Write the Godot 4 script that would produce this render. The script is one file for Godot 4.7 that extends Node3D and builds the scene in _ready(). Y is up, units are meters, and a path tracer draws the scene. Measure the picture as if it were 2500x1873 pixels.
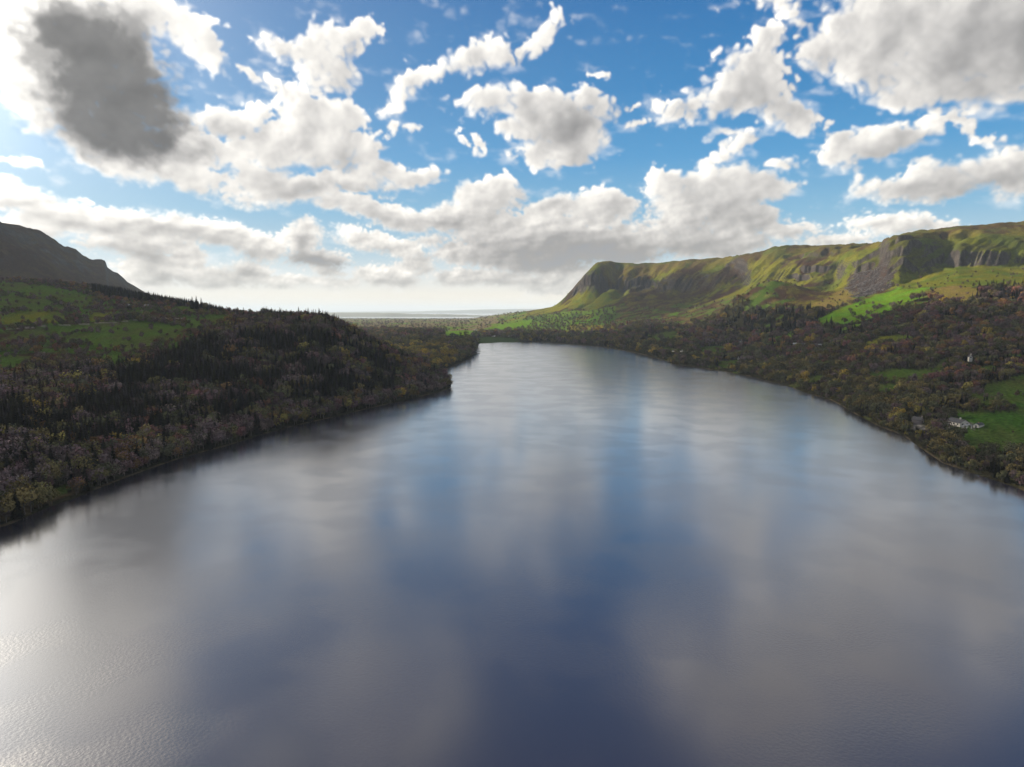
extends Node3D

# A lake between a wooded hill and a cliffed mountain, seen from the air. World metres: x to the right, y up,
# -z away; "d" below is the distance -z. The ground is given by profiles: [a, d0, h0, d1, h1, ...], where a = x / d.
const SIDE := [
	[-0.3145, 1236, -5, 1261, 0, 1281, 2.5, 2300, 28, 3000, 27.3, 4000, 32.1, 5200, 29.7, 6500, 27.1, 8200, 16.5, 10200, -13.2, 11200, -18, 13000, -30],
	[-0.139, 1246, -5, 1271, 0, 1291, 2.5, 2300, 24.9, 3100, 22.5, 4000, 24, 5200, 22.7, 6500, 22.8, 8200, 11, 10200, -16.6, 11200, -18, 13000, -30],
	[-0.0925, 1298, -5, 1323, 0, 1343, 2.5, 2425, 19.2, 3163, 16.7, 4000, 22.3, 5075, 24.8, 6312, 25.3, 7824, 15.5, 9949, -13.5, 11200, -18, 13000, -30],
	[-0.0715, 1455, -5, 1480, 0, 1500, 2.5, 2482, 16.6, 3191, 14, 4000, 21.6, 5018, 25.8, 6227, 26.4, 7655, 17.5, 9836, -12.1, 11200, -18, 13000, -30],
	[-0.0648, 1527, -5, 1552, 0, 1572, 2.5, 2500, 15.8, 3200, 13.2, 4000, 21.3, 5000, 26.1, 6200, 26.8, 7600, 18.2, 9800, -11.7, 11200, -18, 13000, -30],
	[-0.0594, 1588, -5, 1613, 0, 1633, 2.5, 2595, 12.2, 3238, 12, 4000, 22.4, 4962, 29.2, 6124, 30.9, 7524, 22.9, 9686, -6.6, 11124, -18, 13000, -30],
	[-0.054, 1655, -5, 1680, 0, 1700, 2.5, 2690, 8.6, 3276, 10.9, 4000, 23.4, 4924, 32.4, 6048, 35, 7448, 27.6, 9571, -1.5, 11048, -18, 13000, -30],
	[-0.0506, 2275, -5, 2300, 0, 2320, 2.5, 2750, 6.4, 3300, 10.2, 4000, 24, 4900, 34.4, 6000, 37.5, 7400, 30.6, 9500, 1.6, 11000, -18, 13000, -30],
	[-0.031, 2308, -5, 2333, 0, 2353, 2.5, 2850, 8.4, 3350, 15.4, 4000, 29.4, 4700, 43.8, 5600, 53.6, 6600, 59.1, 8000, 45.6, 10500, -10, 13000, -30],
	[-0.0175, 2360, -5, 2385, 0, 2405, 2.5, 2850, 10.3, 3325, 19.5, 3900, 35.3, 4550, 51.8, 5350, 64.7, 6150, 73.1, 7300, 62.3, 10000, -5, 13000, -30],
	[-0.004, 2360, -5, 2385, 0, 2405, 2.5, 2850, 12.2, 3300, 23.5, 3800, 41.1, 4400, 59.8, 5100, 75.8, 5700, 87.1, 6600, 79, 9500, 0, 13000, -30],
	[0.0067, 2360, -5, 2385, 0, 2405, 2.5, 2834, 13.4, 3268, 25.7, 3736, 45.4, 4288, 65.4, 4908, 82.9, 5444, 94.9, 6248, 86.6, 9020, 6.4, 13000, -30],
	[0.0297, 2377, -5, 2402, 0, 2422, 2.5, 2800, 15.8, 3200, 30.4, 3600, 54.4, 4050, 77.4, 4500, 97.9, 4900, 111.6, 5500, 102.6, 8000, 20, 13000, -30],
	[0.0601, 2308, -5, 2333, 0, 2353, 2.5, 2700, 17.4, 3100, 39.2, 3550, 64.7, 3900, 96.9, 4100, 118.2, 4300, 135.9, 4500, 131.1, 6000, 60, 13000, -30],
	[0.0742, 2269, -5, 2294, 0, 2314, 2.5, 2700, 17.4, 3150, 42.3, 3600, 73.8, 3820, 110, 4080, 145.5, 4220, 177.8, 4320, 176.5, 5300, 120, 12000, 0],
	[0.0837, 2243, -5, 2268, 0, 2288, 2.5, 2679, 18.1, 3129, 45.4, 3579, 78, 3769, 112.1, 4072, 177.6, 4169, 216.3, 4261, 220.5, 5045, 170.9, 10727, 106.1],
	[0.0965, 2184, -5, 2209, 0, 2229, 2.5, 2650, 19.1, 3100, 49.6, 3550, 83.8, 3700, 115, 4060, 221.2, 4100, 268.7, 4180, 280.1, 4700, 240, 9000, 250],
	[0.1039, 2152, -5, 2177, 0, 2197, 2.5, 2650, 19.1, 3100, 49.6, 3518, 82.5, 3648, 114.1, 4015, 245.8, 4039, 299, 4122, 316.4, 4700, 304.7, 8353, 308.2],
	[0.108, 2139, -5, 2164, 0, 2184, 2.5, 2650, 19.1, 3100, 49.6, 3500, 81.8, 3620, 113.6, 3990, 259.1, 4005, 315.5, 4090, 336.2, 4700, 340, 8000, 340],
	[0.1222, 2094, -5, 2119, 0, 2139, 2.5, 2600, 20.8, 3050, 52.7, 3340, 85.4, 3540, 117.1, 3885, 252.6, 3900, 310.1, 4140, 399.1, 4700, 385, 7000, 385],
	[0.1309, 2068, -5, 2093, 0, 2113, 2.5, 2568, 21.9, 3018, 54.6, 3308, 88.5, 3520, 124.7, 3872, 250.5, 3887, 307.8, 4127, 400, 4700, 385, 7000, 385],
	[0.1356, 2038, -5, 2063, 0, 2083, 2.5, 2550, 22.5, 3000, 55.6, 3290, 90.1, 3510, 128.8, 3865, 249.3, 3880, 306.5, 4120, 400.5, 4700, 385, 7000, 385],
	[0.1545, 1927, -5, 1952, 0, 1972, 2.5, 2500, 24.2, 2950, 56.5, 3240, 94.8, 3470, 142.5, 3830, 235.3, 3845, 292, 4080, 386.9, 4700, 380, 7000, 385],
	[0.1647, 1872, -5, 1897, 0, 1917, 2.5, 2440, 26.3, 2890, 58.8, 3210, 97.5, 3440, 146.4, 3797, 240.3, 3812, 293.5, 4056, 385.2, 4700, 377, 7000, 385],
	[0.1714, 1824, -5, 1849, 0, 1869, 2.5, 2400, 27.7, 2850, 60.2, 3190, 99.3, 3420, 148.9, 3775, 243.6, 3790, 294.4, 4040, 384.2, 4700, 375, 7000, 385],
	[0.1984, 1655, -5, 1680, 0, 1700, 2.5, 2250, 32.8, 2750, 65.7, 3090, 103.8, 3320, 150, 3670, 230.1, 3720, 273.8, 3950, 383.3, 4600, 372, 7000, 385],
	[0.2254, 1483, -5, 1508, 0, 1528, 2.5, 2050, 27.2, 2525, 55.4, 2865, 91.8, 3140, 137.9, 3490, 211, 3570, 270.6, 3820, 380.4, 4500, 372, 7000, 392.5],
	[0.2403, 1378, -5, 1403, 0, 1423, 2.5, 1940, 24.1, 2401, 49.7, 2741, 85.3, 3041, 131.3, 3391, 200.5, 3488, 268.8, 3748, 378.8, 4445, 372, 7000, 396.6],
	[0.2524, 1350, -5, 1375, 0, 1395, 2.5, 1850, 21.5, 2300, 45.1, 2640, 79.9, 2960, 125.9, 3310, 191.9, 3420, 267.4, 3690, 377.5, 4400, 372, 7000, 400],
	[0.2659, 1320, -5, 1345, 0, 1365, 2.5, 1800, 19.7, 2238, 45.8, 2565, 82.3, 2898, 129.2, 3252, 196.6, 3368, 271.3, 3640, 377.3, 4350, 375.2, 7000, 405],
	[0.2902, 1256, -5, 1281, 0, 1301, 2.5, 1710, 16.5, 2125, 47.1, 2430, 86.7, 2785, 135.1, 3149, 205.1, 3273, 278.5, 3550, 377, 4260, 381.1, 7000, 414],
	[0.3064, 1217, -5, 1242, 0, 1262, 2.5, 1650, 14.3, 2050, 48, 2340, 89.6, 2710, 139, 3080, 210.8, 3210, 283.2, 3490, 376.8, 4200, 385, 7000, 420],
	[0.3334, 1158, -5, 1183, 0, 1203, 2.5, 1560, 14.2, 1940, 51.3, 2210, 99.6, 2610, 155.4, 2960, 206.9, 3060, 246.7, 3190, 364.3, 4000, 395, 7000, 430],
	[0.3442, 1136, -5, 1161, 0, 1181, 2.5, 1512, 14.7, 1908, 52.3, 2178, 102.1, 2506, 157.6, 2864, 209.8, 2956, 248.3, 3174, 369.8, 4000, 399, 7000, 430],
	[0.3469, 1128, -5, 1153, 0, 1173, 2.5, 1500, 14.9, 1900, 52.5, 2170, 102.7, 2480, 158.1, 2840, 210.5, 2930, 248.7, 3170, 371.1, 4000, 400, 7000, 430],
	[0.3806, 1037, -5, 1062, 0, 1082, 2.5, 1380, 18.7, 1750, 54.7, 2040, 105.9, 2380, 157.7, 2740, 217.9, 2820, 265.9, 3130, 399.7, 4000, 405, 7000, 440],
	[0.3982, 996, -5, 1021, 0, 1041, 2.5, 1321, 22.4, 1687, 57.1, 1984, 107.9, 2324, 157.2, 2688, 222.2, 2775, 276.7, 3115, 399.1, 3963, 406.9, 7000, 440],
	[0.4279, 904, -5, 929, 0, 949, 2.5, 1220, 28.5, 1580, 61.1, 1890, 111.3, 2230, 156.2, 2600, 229.6, 2700, 295, 3090, 398, 3900, 410, 7000, 440],
	[0.4387, 875, -5, 900, 0, 920, 2.5, 1196, 29.9, 1553, 62.2, 1860, 111.9, 2203, 156.4, 2568, 229.9, 2679, 301.4, 3058, 395.8, 3900, 412.7, 7000, 440],
	[0.4684, 817, -5, 842, 0, 862, 2.5, 1130, 33.7, 1480, 65.2, 1779, 113.6, 2128, 157, 2480, 230.7, 2620, 318.9, 2969, 389.7, 3900, 420, 7000, 440],
	[0.4724, 809, -5, 834, 0, 854, 2.5, 1124, 34, 1470, 65.6, 1770, 114.1, 2114, 157.6, 2455, 230.5, 2603, 318.7, 2951, 388.5, 3900, 421.2, 7000, 441.2],
	[0.5021, 714, -5, 739, 0, 759, 2.5, 1080, 35.6, 1400, 68.6, 1705, 118, 2010, 162.4, 2270, 229.5, 2480, 317.5, 2815, 379.8, 3900, 430, 7000, 450],
	[0.5075, 699, -5, 724, 0, 744, 2.5, 1072, 35.9, 1389, 69.1, 1695, 119, 1988, 160.9, 2247, 229.4, 2448, 315.4, 2753, 374.6, 3881, 431.9, 7000, 451.9],
	[0.5304, 647, -5, 672, 0, 692, 2.5, 1040, 37, 1340, 71.3, 1654, 123.3, 1897, 154.4, 2150, 228.9, 2310, 306.4, 2490, 352.7, 3800, 440, 7000, 460],
	[0.5412, 625, -5, 650, 0, 670, 2.5, 1020, 37.7, 1320, 72.7, 1660, 128.9, 1890, 156.7, 2070, 232.7, 2190, 323.5, 2290, 348.3, 3700, 450, 7000, 460],
	[0.5453, 617, -5, 642, 0, 662, 2.5, 1013, 37.6, 1314, 73.1, 1658, 130.5, 1886, 159.4, 2055, 231.8, 2171, 321.2, 2271, 347.8, 3681, 450.9, 7000, 461.9],
	[0.5628, 594, -5, 619, 0, 639, 2.5, 985, 37.5, 1290, 74.5, 1650, 137.6, 1870, 171.2, 1990, 227.9, 2090, 311, 2190, 345.7, 3600, 455, 7000, 470],
	[0.5811, 571, -5, 596, 0, 616, 2.5, 958, 36.4, 1266, 75.6, 1626, 141.1, 1876, 181.9, 1990, 224.8, 2084, 307.1, 2184, 350.7, 3540, 458, 7000, 470],
	[0.5932, 545, -5, 570, 0, 590, 2.5, 940, 35.7, 1250, 76.4, 1610, 143.4, 1880, 189, 1990, 222.7, 2080, 304.6, 2180, 353.9, 3500, 460, 7000, 470],
	[0.6101, 512, -5, 537, 0, 557, 2.5, 912, 34.8, 1231, 77.4, 1599, 147.3, 1908, 203, 2018, 236.2, 2097, 301.5, 2236, 366.8, 3444, 462.8, 7000, 475.6],
	[0.6236, 489, -5, 514, 0, 534, 2.5, 890, 34.2, 1215, 78.2, 1590, 150.4, 1930, 214.2, 2040, 247.1, 2110, 299.1, 2280, 377.1, 3400, 465, 7000, 480],
	[0.6425, 461, -5, 486, 0, 506, 2.5, 855, 34.1, 1193, 78.7, 1581, 154.8, 1930, 223.1, 1970, 233.3, 2001, 281.3, 2298, 384.4, 3400, 469.4, 7000, 480],
	[0.6452, 459, -5, 484, 0, 504, 2.5, 850, 34.1, 1190, 78.8, 1580, 155.4, 1930, 224.4, 1960, 231.3, 1985, 278.7, 2300, 385.4, 3400, 470, 7000, 480],
	[0.6843, 433, -5, 458, 0, 478, 2.5, 790, 33, 1150, 79.9, 1550, 159.7, 1890, 222, 1915, 229.8, 1940, 276.2, 2280, 389, 3300, 475, 7000, 480],
	[0.6917, 428, -5, 453, 0, 473, 2.5, 782, 32.3, 1144, 80, 1544, 159.9, 1883, 221.6, 1907, 229.5, 1932, 275.1, 2275, 389.6, 3288, 475.6, 7000, 481.2],
	[0.7464, 397, -5, 422, 0, 442, 2.5, 720, 27.5, 1100, 81.2, 1500, 161.1, 1830, 218.5, 1850, 227, 1875, 266.9, 2240, 394.3, 3200, 480, 7000, 490],
	[0.8058, 360, -5, 385, 0, 405, 2.5, 681, 23.8, 1067, 80.9, 1451, 160.9, 1771, 215.7, 1791, 224, 1818, 263.9, 2194, 394.8, 3134, 483.3, 7000, 493.3],
	[0.9273, 306, -5, 331, 0, 351, 2.5, 600, 16.4, 1000, 80.4, 1350, 160.5, 1650, 210, 1670, 217.8, 1700, 257.9, 2100, 395.7, 3000, 490, 7000, 500],
	[1.4807, 138, -5, 163, 0, 183, 2.5, 396, 16.4, 660, 80.4, 891, 160.5, 1089, 210, 1102, 217.8, 1122, 257.9, 1386, 395.7, 2400, 490, 5000, 500],
]
const HILL := [
	[-1.7676, 74, -5, 99, 0, 111, 2, 248, 16.9, 397, 36.6, 558, 74.3, 806, 136.9, 1085, 204.4, 1600, 230],
	[-0.9536, 247, -5, 272, 0, 284, 2, 400, 16.9, 640, 36.6, 900, 74.3, 1300, 136.9, 1750, 204.4, 2300, 225],
	[-0.7502, 321, -5, 346, 0, 358, 2, 480, 25.1, 720, 52.1, 950, 81.9, 1350, 138, 1750, 189.9, 2300, 200],
	[-0.6932, 351, -5, 376, 0, 388, 2, 512, 22.4, 736, 50.8, 974, 81.2, 1390, 138.8, 1750, 184.9, 2300, 192.1],
	[-0.6783, 358, -5, 383, 0, 395, 2, 520, 21.7, 740, 50.5, 980, 81, 1400, 139, 1750, 183.6, 2300, 190],
	[-0.6552, 368, -5, 393, 0, 405, 2, 535, 21.5, 746, 50.8, 986, 80.8, 1400, 137.4, 1720, 177.8, 2300, 178.2],
	[-0.6172, 392, -5, 417, 0, 429, 2, 559, 21.2, 756, 51.2, 996, 80.5, 1400, 134.6, 1672, 168.2, 2300, 158.7],
	[-0.6003, 402, -5, 427, 0, 439, 2, 570, 21.1, 760, 51.5, 1000, 80.4, 1400, 133.4, 1650, 164, 2300, 150],
	[-0.5508, 436, -5, 461, 0, 473, 2, 598, 22.5, 769, 53.2, 1000, 83.5, 1354, 126, 1530, 145.1, 2300, 94.6],
	[-0.5467, 439, -5, 464, 0, 476, 2, 600, 22.6, 770, 53.3, 1000, 83.8, 1350, 125.4, 1520, 143.5, 2300, 90],
	[-0.4843, 484, -5, 509, 0, 521, 2, 637, 23.4, 788, 54.4, 982, 84.3, 1249, 115.8, 1354, 125.1, 2024, 62.4],
	[-0.4789, 488, -5, 513, 0, 525, 2, 640, 23.4, 790, 54.5, 980, 84.3, 1240, 115, 1340, 123.5, 2000, 60],
	[-0.4273, 522, -5, 547, 0, 559, 2, 674, 25.3, 810, 55, 966, 82.5, 1145, 104.1, 1225, 109.5, 1796, 46.4],
	[-0.4029, 544, -5, 569, 0, 581, 2, 690, 26.2, 820, 55.2, 960, 81.6, 1100, 98.9, 1170, 102.9, 1700, 40],
	[-0.3703, 578, -5, 603, 0, 615, 2, 717, 27.8, 836, 55.7, 960, 81.6, 1067, 95.1, 1124, 98.8, 1591, 29.1],
	[-0.3432, 602, -5, 627, 0, 639, 2, 740, 29.2, 850, 56.1, 960, 81.6, 1040, 91.8, 1085, 95.4, 1500, 20],
	[-0.3303, 615, -5, 640, 0, 652, 2, 749, 30.2, 854, 56.7, 957, 81.6, 1030, 91.5, 1071, 94.9, 1473, 16.3],
	[-0.2754, 665, -5, 690, 0, 702, 2, 788, 34.4, 869, 59.4, 946, 81.4, 987, 90.2, 1013, 92.5, 1356, 0.8],
	[-0.2727, 668, -5, 693, 0, 705, 2, 790, 34.6, 870, 59.5, 945, 81.4, 985, 90.2, 1010, 92.4, 1350, 0],
	[-0.2482, 695, -5, 720, 0, 732, 2, 825, 31.3, 885, 52.1, 945, 69.3, 985, 78.2, 1005, 80.3, 1300, 0],
	[-0.2238, 724, -5, 749, 0, 761, 2, 855, 26.6, 900, 40.7, 952, 58, 990, 66, 1005, 68.1, 1250, -4],
	[-0.2076, 745, -5, 770, 0, 782, 2, 873, 21.1, 909, 34.2, 954, 49.5, 989, 57.4, 1004, 59.7, 1219, -4.6],
	[-0.1974, 758, -5, 783, 0, 795, 2, 885, 17.6, 915, 30.2, 955, 44.2, 988, 52, 1003, 54.6, 1200, -5],
	[-0.1594, 811, -5, 836, 0, 848, 2, 925, 5.2, 945, 15.9, 972, 29.2, 997, 38, 1010, 40.5, 1150, -6],
	[-0.1397, 841, -5, 866, 0, 878, 2, 941, 1.3, 956, 9.7, 977, 21, 1000, 28.5, 1013, 30.9, 1118, -6],
	[-0.1289, 859, -5, 884, 0, 896, 2, 950, -0.9, 962, 6.3, 980, 16.5, 1002, 23.3, 1015, 25.6, 1100, -6],
	[-0.1058, 901, -5, 926, 0, 938, 2, 975, -3.1, 983, 0, 993, 4.3, 1005, 8.6, 1015, 10.3, 1080, -6],
	[-0.0936, 936, -5, 961, 0, 973, 2, 990, -2.1, 994, -1.2, 1000, -0.2, 1008, 0.7, 1014, 1.1, 1060, -6],
	[-0.0922, 940, -5, 965, 0, 977, 2, 993, -2.3, 997, -1.6, 1003, -0.7, 1010, 0, 1016, 0.3, 1060, -6],
	[-0.0821, 976, -5, 1001, -5, 1013, -5, 1016, -5, 1019, -5, 1022, -5, 1025, -5, 1028, -5, 1060, -5],
]
const MOUNT := [
	[-1.5419, 2050, 114.6, 2200, 154.6, 2350, 255.5, 2100, 356.5, 2290, 443.9, 2400, 491, 3300, 431],
	[-0.9401, 2050, 114.6, 2200, 154.6, 2350, 259.3, 2400, 364, 2590, 454.8, 2700, 503.7, 3600, 443.7],
	[-0.7796, 2050, 114.6, 2200, 154.6, 2350, 259.5, 2640, 364.4, 2830, 455.3, 2940, 504.2, 3840, 444.2],
	[-0.7395, 2050, 114.6, 2200, 154.6, 2380, 258.9, 2700, 363.3, 2890, 453.8, 3000, 502.5, 3900, 442.5],
	[-0.7342, 2050, 114.6, 2200, 154.6, 2397, 254.9, 2717, 355.2, 2907, 442.2, 3017, 489, 3917, 429],
	[-0.7074, 2050, 114.6, 2200, 154.6, 2482, 254.7, 2802, 354.8, 2992, 441.6, 3102, 488.4, 4002, 428.4],
	[-0.69, 2050, 114.6, 2200, 154.6, 2537, 250.3, 2857, 346, 3047, 429, 3157, 473.6, 4057, 413.6],
	[-0.6713, 2050, 114.6, 2200, 154.6, 2597, 244.1, 2917, 333.7, 3107, 411.3, 3217, 453.1, 4117, 393.1],
	[-0.6579, 2050, 114.6, 2200, 154.6, 2640, 237.8, 2960, 321.1, 3150, 393.2, 3260, 432, 4160, 372],
	[-0.6452, 2050, 114.6, 2200, 154.6, 2680, 230.6, 3000, 306.5, 3190, 372.4, 3300, 407.9, 4200, 347.9],
	[-0.6285, 2050, 114.6, 2200, 154.6, 2764, 229.5, 3084, 304.4, 3274, 369.4, 3384, 404.3, 4284, 344.3],
	[-0.6198, 2050, 114.6, 2200, 154.6, 2808, 221.8, 3128, 289.1, 3318, 347.4, 3428, 378.8, 4328, 318.8],
	[-0.6071, 2050, 114.6, 2200, 154.6, 2872, 216.4, 3192, 278.3, 3382, 331.9, 3492, 360.8, 4392, 300.8],
	[-0.5964, 2050, 114.6, 2200, 154.6, 2926, 216.9, 3246, 279.2, 3436, 333.3, 3546, 362.3, 4446, 302.3],
	[-0.5877, 2050, 114.6, 2200, 154.6, 2970, 215.7, 3290, 276.8, 3480, 329.8, 3590, 358.3, 4490, 298.3],
	[-0.5851, 2050, 114.6, 2200, 154.6, 2986, 205.3, 3306, 256.1, 3496, 300, 3606, 323.7, 4506, 263.7],
	[-0.5704, 2050, 114.6, 2200, 154.6, 3119, 201.7, 3439, 248.9, 3629, 289.8, 3739, 311.8, 4639, 251.8],
	[-0.563, 2050, 114.6, 2200, 154.6, 3185, 195.2, 3505, 235.9, 3695, 271.2, 3805, 290.1, 4705, 230.1],
	[-0.5576, 2050, 114.6, 2200, 154.6, 3233, 189, 3553, 223.5, 3743, 253.3, 3853, 269.4, 4753, 209.4],
	[-0.547, 2050, 114.6, 2200, 154.6, 3330, 183.1, 3650, 211.7, 3840, 236.4, 3950, 249.8, 4850, 189.8],
	[-0.5322, 2050, 114.6, 2200, 154.6, 3406, 172.7, 3726, 190.8, 3916, 206.5, 4026, 214.9, 4926, 154.9],
	[-0.4988, 2050, 20, 2200, 60, 3580, 88.5, 3900, 117, 4090, 141.7, 4200, 155, 5100, 95],
]
const COVER := [
	["g", "r", [733, 1668, 791, 1724, 878, 1791, 919, 1807, 998, 1894, 1051, 1877, 1029, 1700, 969, 1622, 864, 1538, 793, 1509, 760, 1513, 737, 1550]],
	["g", "r", [632, 1600, 685, 1664, 696, 1630, 672, 1571, 616, 1532]],
	["g", "r", [597, 1618, 642, 1645, 611, 1571, 587, 1577]],
	["g", "r", [707, 1497, 754, 1490, 732, 1452, 699, 1458]],
	["g", "r", [703, 1606, 743, 1649, 713, 1577]],
	["d", "r", [412, 1374, 463, 1402, 417, 1266, 386, 1273]],
	["o", "r", [616, 1205, 668, 1239, 698, 1199, 658, 1138, 609, 1133, 586, 1131]],
	["d", "r", [482, 920, 518, 924, 560, 888, 539, 853, 496, 824, 461, 851]],
	["d", "r", [550, 897, 584, 939, 609, 953, 578, 905, 543, 863]],
	["d", "r", [476, 709, 521, 746, 592, 786, 696, 837, 580, 694, 492, 650, 457, 645, 453, 666]],
	["G", "r", [401, 613, 421, 626, 433, 617, 452, 614, 502, 654, 517, 633, 414, 504, 388, 510, 366, 495, 349, 495, 344, 505, 366, 544]],
	["G", "r", [451, 609, 488, 659, 569, 681, 514, 613]],
	["d", "r", [416, 2096, 499, 2279, 558, 2311, 495, 2067, 421, 1982]],
	["d", "r", [358, 1653, 390, 1789, 412, 1773, 371, 1597]],
	["d", "r", [433, 1616, 502, 1748, 555, 1735, 526, 1651, 456, 1548, 402, 1462]],
	["o", "r", [352, 1553, 378, 1532, 367, 1486, 345, 1499]],
	["g", "r", [296, 3302, 429, 3314, 405, 3158, 279, 3107]],
	["g", "r", [653, 2832, 710, 2912, 675, 2796]],
	["g", "r", [263, 2705, 339, 2930, 308, 2678]],
	["r", "r", [-173, 2109, -190, 2395, -102, 2702, 19, 2539, 18, 2392]],
	["g", "r", [-240, 2392, -312, 3203, -159, 3306, -142, 2882, -178, 2482]],
	["g", "r", [-180, 3500, -41, 3749, 112, 3758, 100, 3357, -35, 3277]],
	["o", "r", [312, 3894, 420, 4015, 505, 3874, 426, 3744, 364, 3749]],
	["o", "r", [376, 3669, 529, 3860, 628, 3801, 560, 3636, 461, 3527]],
	["b", "r", [549, 3408, 645, 3782, 807, 3604, 959, 3298, 1027, 3103, 945, 3099, 783, 3111, 689, 3064]],
	["n", "r", [508, 3909, 557, 4081, 921, 3683, 971, 3505, 742, 3763]],
	["b", "r", [883, 2208, 995, 2265, 1025, 2197, 950, 2064, 816, 1940]],
	["t", "r", [829, 1957, 1003, 2150, 1045, 2172, 1016, 2033, 896, 1814, 816, 1795]],
	["s", "r", [1041, 2164, 1128, 2308, 1167, 2288, 1154, 2158, 1107, 1992, 1060, 1928, 1017, 1930, 968, 1935]],
	["o", "r", [1061, 1918, 1184, 2000, 1246, 1992, 1371, 1851, 1497, 1728, 1221, 1405, 1114, 1499, 1072, 1606, 1043, 1717]],
	["t", "r", [960, 1587, 1038, 1691, 1068, 1600, 993, 1456, 920, 1432]],
	["d", "l", [-632, 844, -675, 902, -704, 996, -680, 1053, -633, 1096, -554, 1057, -477, 1000, -447, 933, -432, 869, -464, 849, -479, 837, -533, 869, -604, 905, -612, 855]],
	["d", "l", [-856, 1148, -1164, 1567, -1179, 1632, -1012, 1528, -883, 1449, -784, 1292, -773, 1199, -825, 1171]],
	["o", "l", [-757, 1013, -840, 1127, -815, 1178, -757, 1162, -705, 1079, -728, 1031]],
	["d", "l", [-524, 696, -590, 787, -559, 788, -516, 727, -513, 701]],
	["o", "l", [-686, 1110, -733, 1201, -698, 1204, -643, 1111, -655, 1096]],
	["d", "l", [-578, 1159, -629, 1270, -555, 1257, -502, 1138, -527, 1122]],
	["d", "l", [-490, 1019, -529, 1104, -483, 1127, -442, 1090, -432, 1005, -459, 990]],
	["t", "l", [-1260, 1610, -1365, 1746, -1290, 1739, -1159, 1735, -971, 1632, -971, 1632, -1125, 1683, -1261, 1700]],
	["r", "l", [-265, 344, -276, 360, -271, 373, -266, 397, -263, 414, -260, 412, -261, 390, -265, 373]],
	["d", "l", [-273, 375, -276, 385, -274, 406, -268, 423, -263, 418, -267, 398]],
]
const TRACKS := [
	["l", 3.2, [-720, 963, -710, 1005, -700, 1030, -680, 1043, -647, 1071, -613, 1072, -571, 1090, -527, 1094]],
	["l", 3.0, [-772, 1273, -801, 1331, -824, 1386, -839, 1423]],
	["r", 3.5, [361, 639, 371, 633, 367, 608, 365, 588, 378, 590, 382, 574, 397, 576]],
]
const HEDGES := [
	["l", [-714, 955, -704, 996, -677, 1048, -649, 1075, -565, 1079]],
	["l", [-635, 847, -615, 868, -615, 971, -594, 991]],
	["l", [-848, 1137, -817, 1159, -758, 1176, -747, 1210, -709, 1228, -683, 1242]],
	["l", [-1007, 1354, -952, 1353, -882, 1316, -782, 1227]],
	["l", [-566, 1134, -524, 1115, -499, 1127]],
	["l", [-646, 1235, -644, 1299, -555, 1257]],
	["l", [-642, 1111, -588, 1081, -522, 1036, -477, 1000]],
	["l", [-1195, 1655, -1062, 1587, -883, 1449, -809, 1372]],
	["r", [817, 1664, 870, 1717, 903, 1737, 898, 1702]],
	["r", [817, 1664, 788, 1581, 778, 1534, 818, 1571, 856, 1620, 888, 1696]],
	["r", [778, 1534, 831, 1573, 895, 1624]],
	["r", [794, 1730, 820, 1753, 882, 1800, 930, 1828]],
	["r", [733, 1668, 725, 1569, 722, 1513, 761, 1495]],
	["r", [506, 753, 544, 780, 583, 798, 606, 806]],
	["r", [483, 719, 482, 689, 507, 691, 527, 697]],
	["r", [465, 886, 476, 848, 503, 836, 536, 844]],
	["r", [584, 1140, 604, 1122, 648, 1120]],
	["r", [411, 1538, 469, 1591, 533, 1659]],
	["r", [363, 1679, 381, 1636]],
	["r", [288, 3207, 409, 3158]],
]
const GULLIES := [
	[32, 42, [624, 4015, 561, 3874, 525, 3874, 483, 3826, 428, 3763, 374, 3753]],
	[26, 26, [693, 3845, 637, 3801, 617, 3811, 562, 3683]],
	[16, 10, [765, 3632, 711, 3599, 637, 3456]],
	[30, 22, [1380, 2115, 1305, 2059, 1239, 2044, 1170, 1987, 1107, 1933]],
	[25, 16, [1097, 3071, 1040, 3021, 1005, 3033]],
	[30, 16, [1193, 2532, 1150, 2472, 1009, 2262]],
]
const PLACE := {"bungalow": Vector3(388.9, 11.2, -579.4), "shed": Vector3(392, 11.6, -569.9), "cottage": Vector3(373.8, 7.2, -615), "ruin": Vector3(605, 45, -898.9), "lake1": Vector3(392.6, 11, -1630.2), "lake2": Vector3(403.4, 11.4, -1615.8), "lake3": Vector3(467.8, 9.2, -1408.8), "lake4": Vector3(576.6, 30.4, -1713), "barn1": Vector3(581.1, 41.2, -1344.2), "barn2": Vector3(582.2, 42.5, -1284.2), "far1": Vector3(-176.1, 12.2, -3382.4), "far2": Vector3(-132.5, 12.8, -3322.8), "far3": Vector3(-29.8, 13.2, -2937.9), "far4": Vector3(-68.2, 7.4, -2722.5), "far5": Vector3(0, 9.5, -2715.6), "farm1": Vector3(-703.9, 116, -1271.2), "farm2": Vector3(-667.9, 115.9, -1264.7), "birch": Vector3(-277.4, 4, -379.2)}
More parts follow.
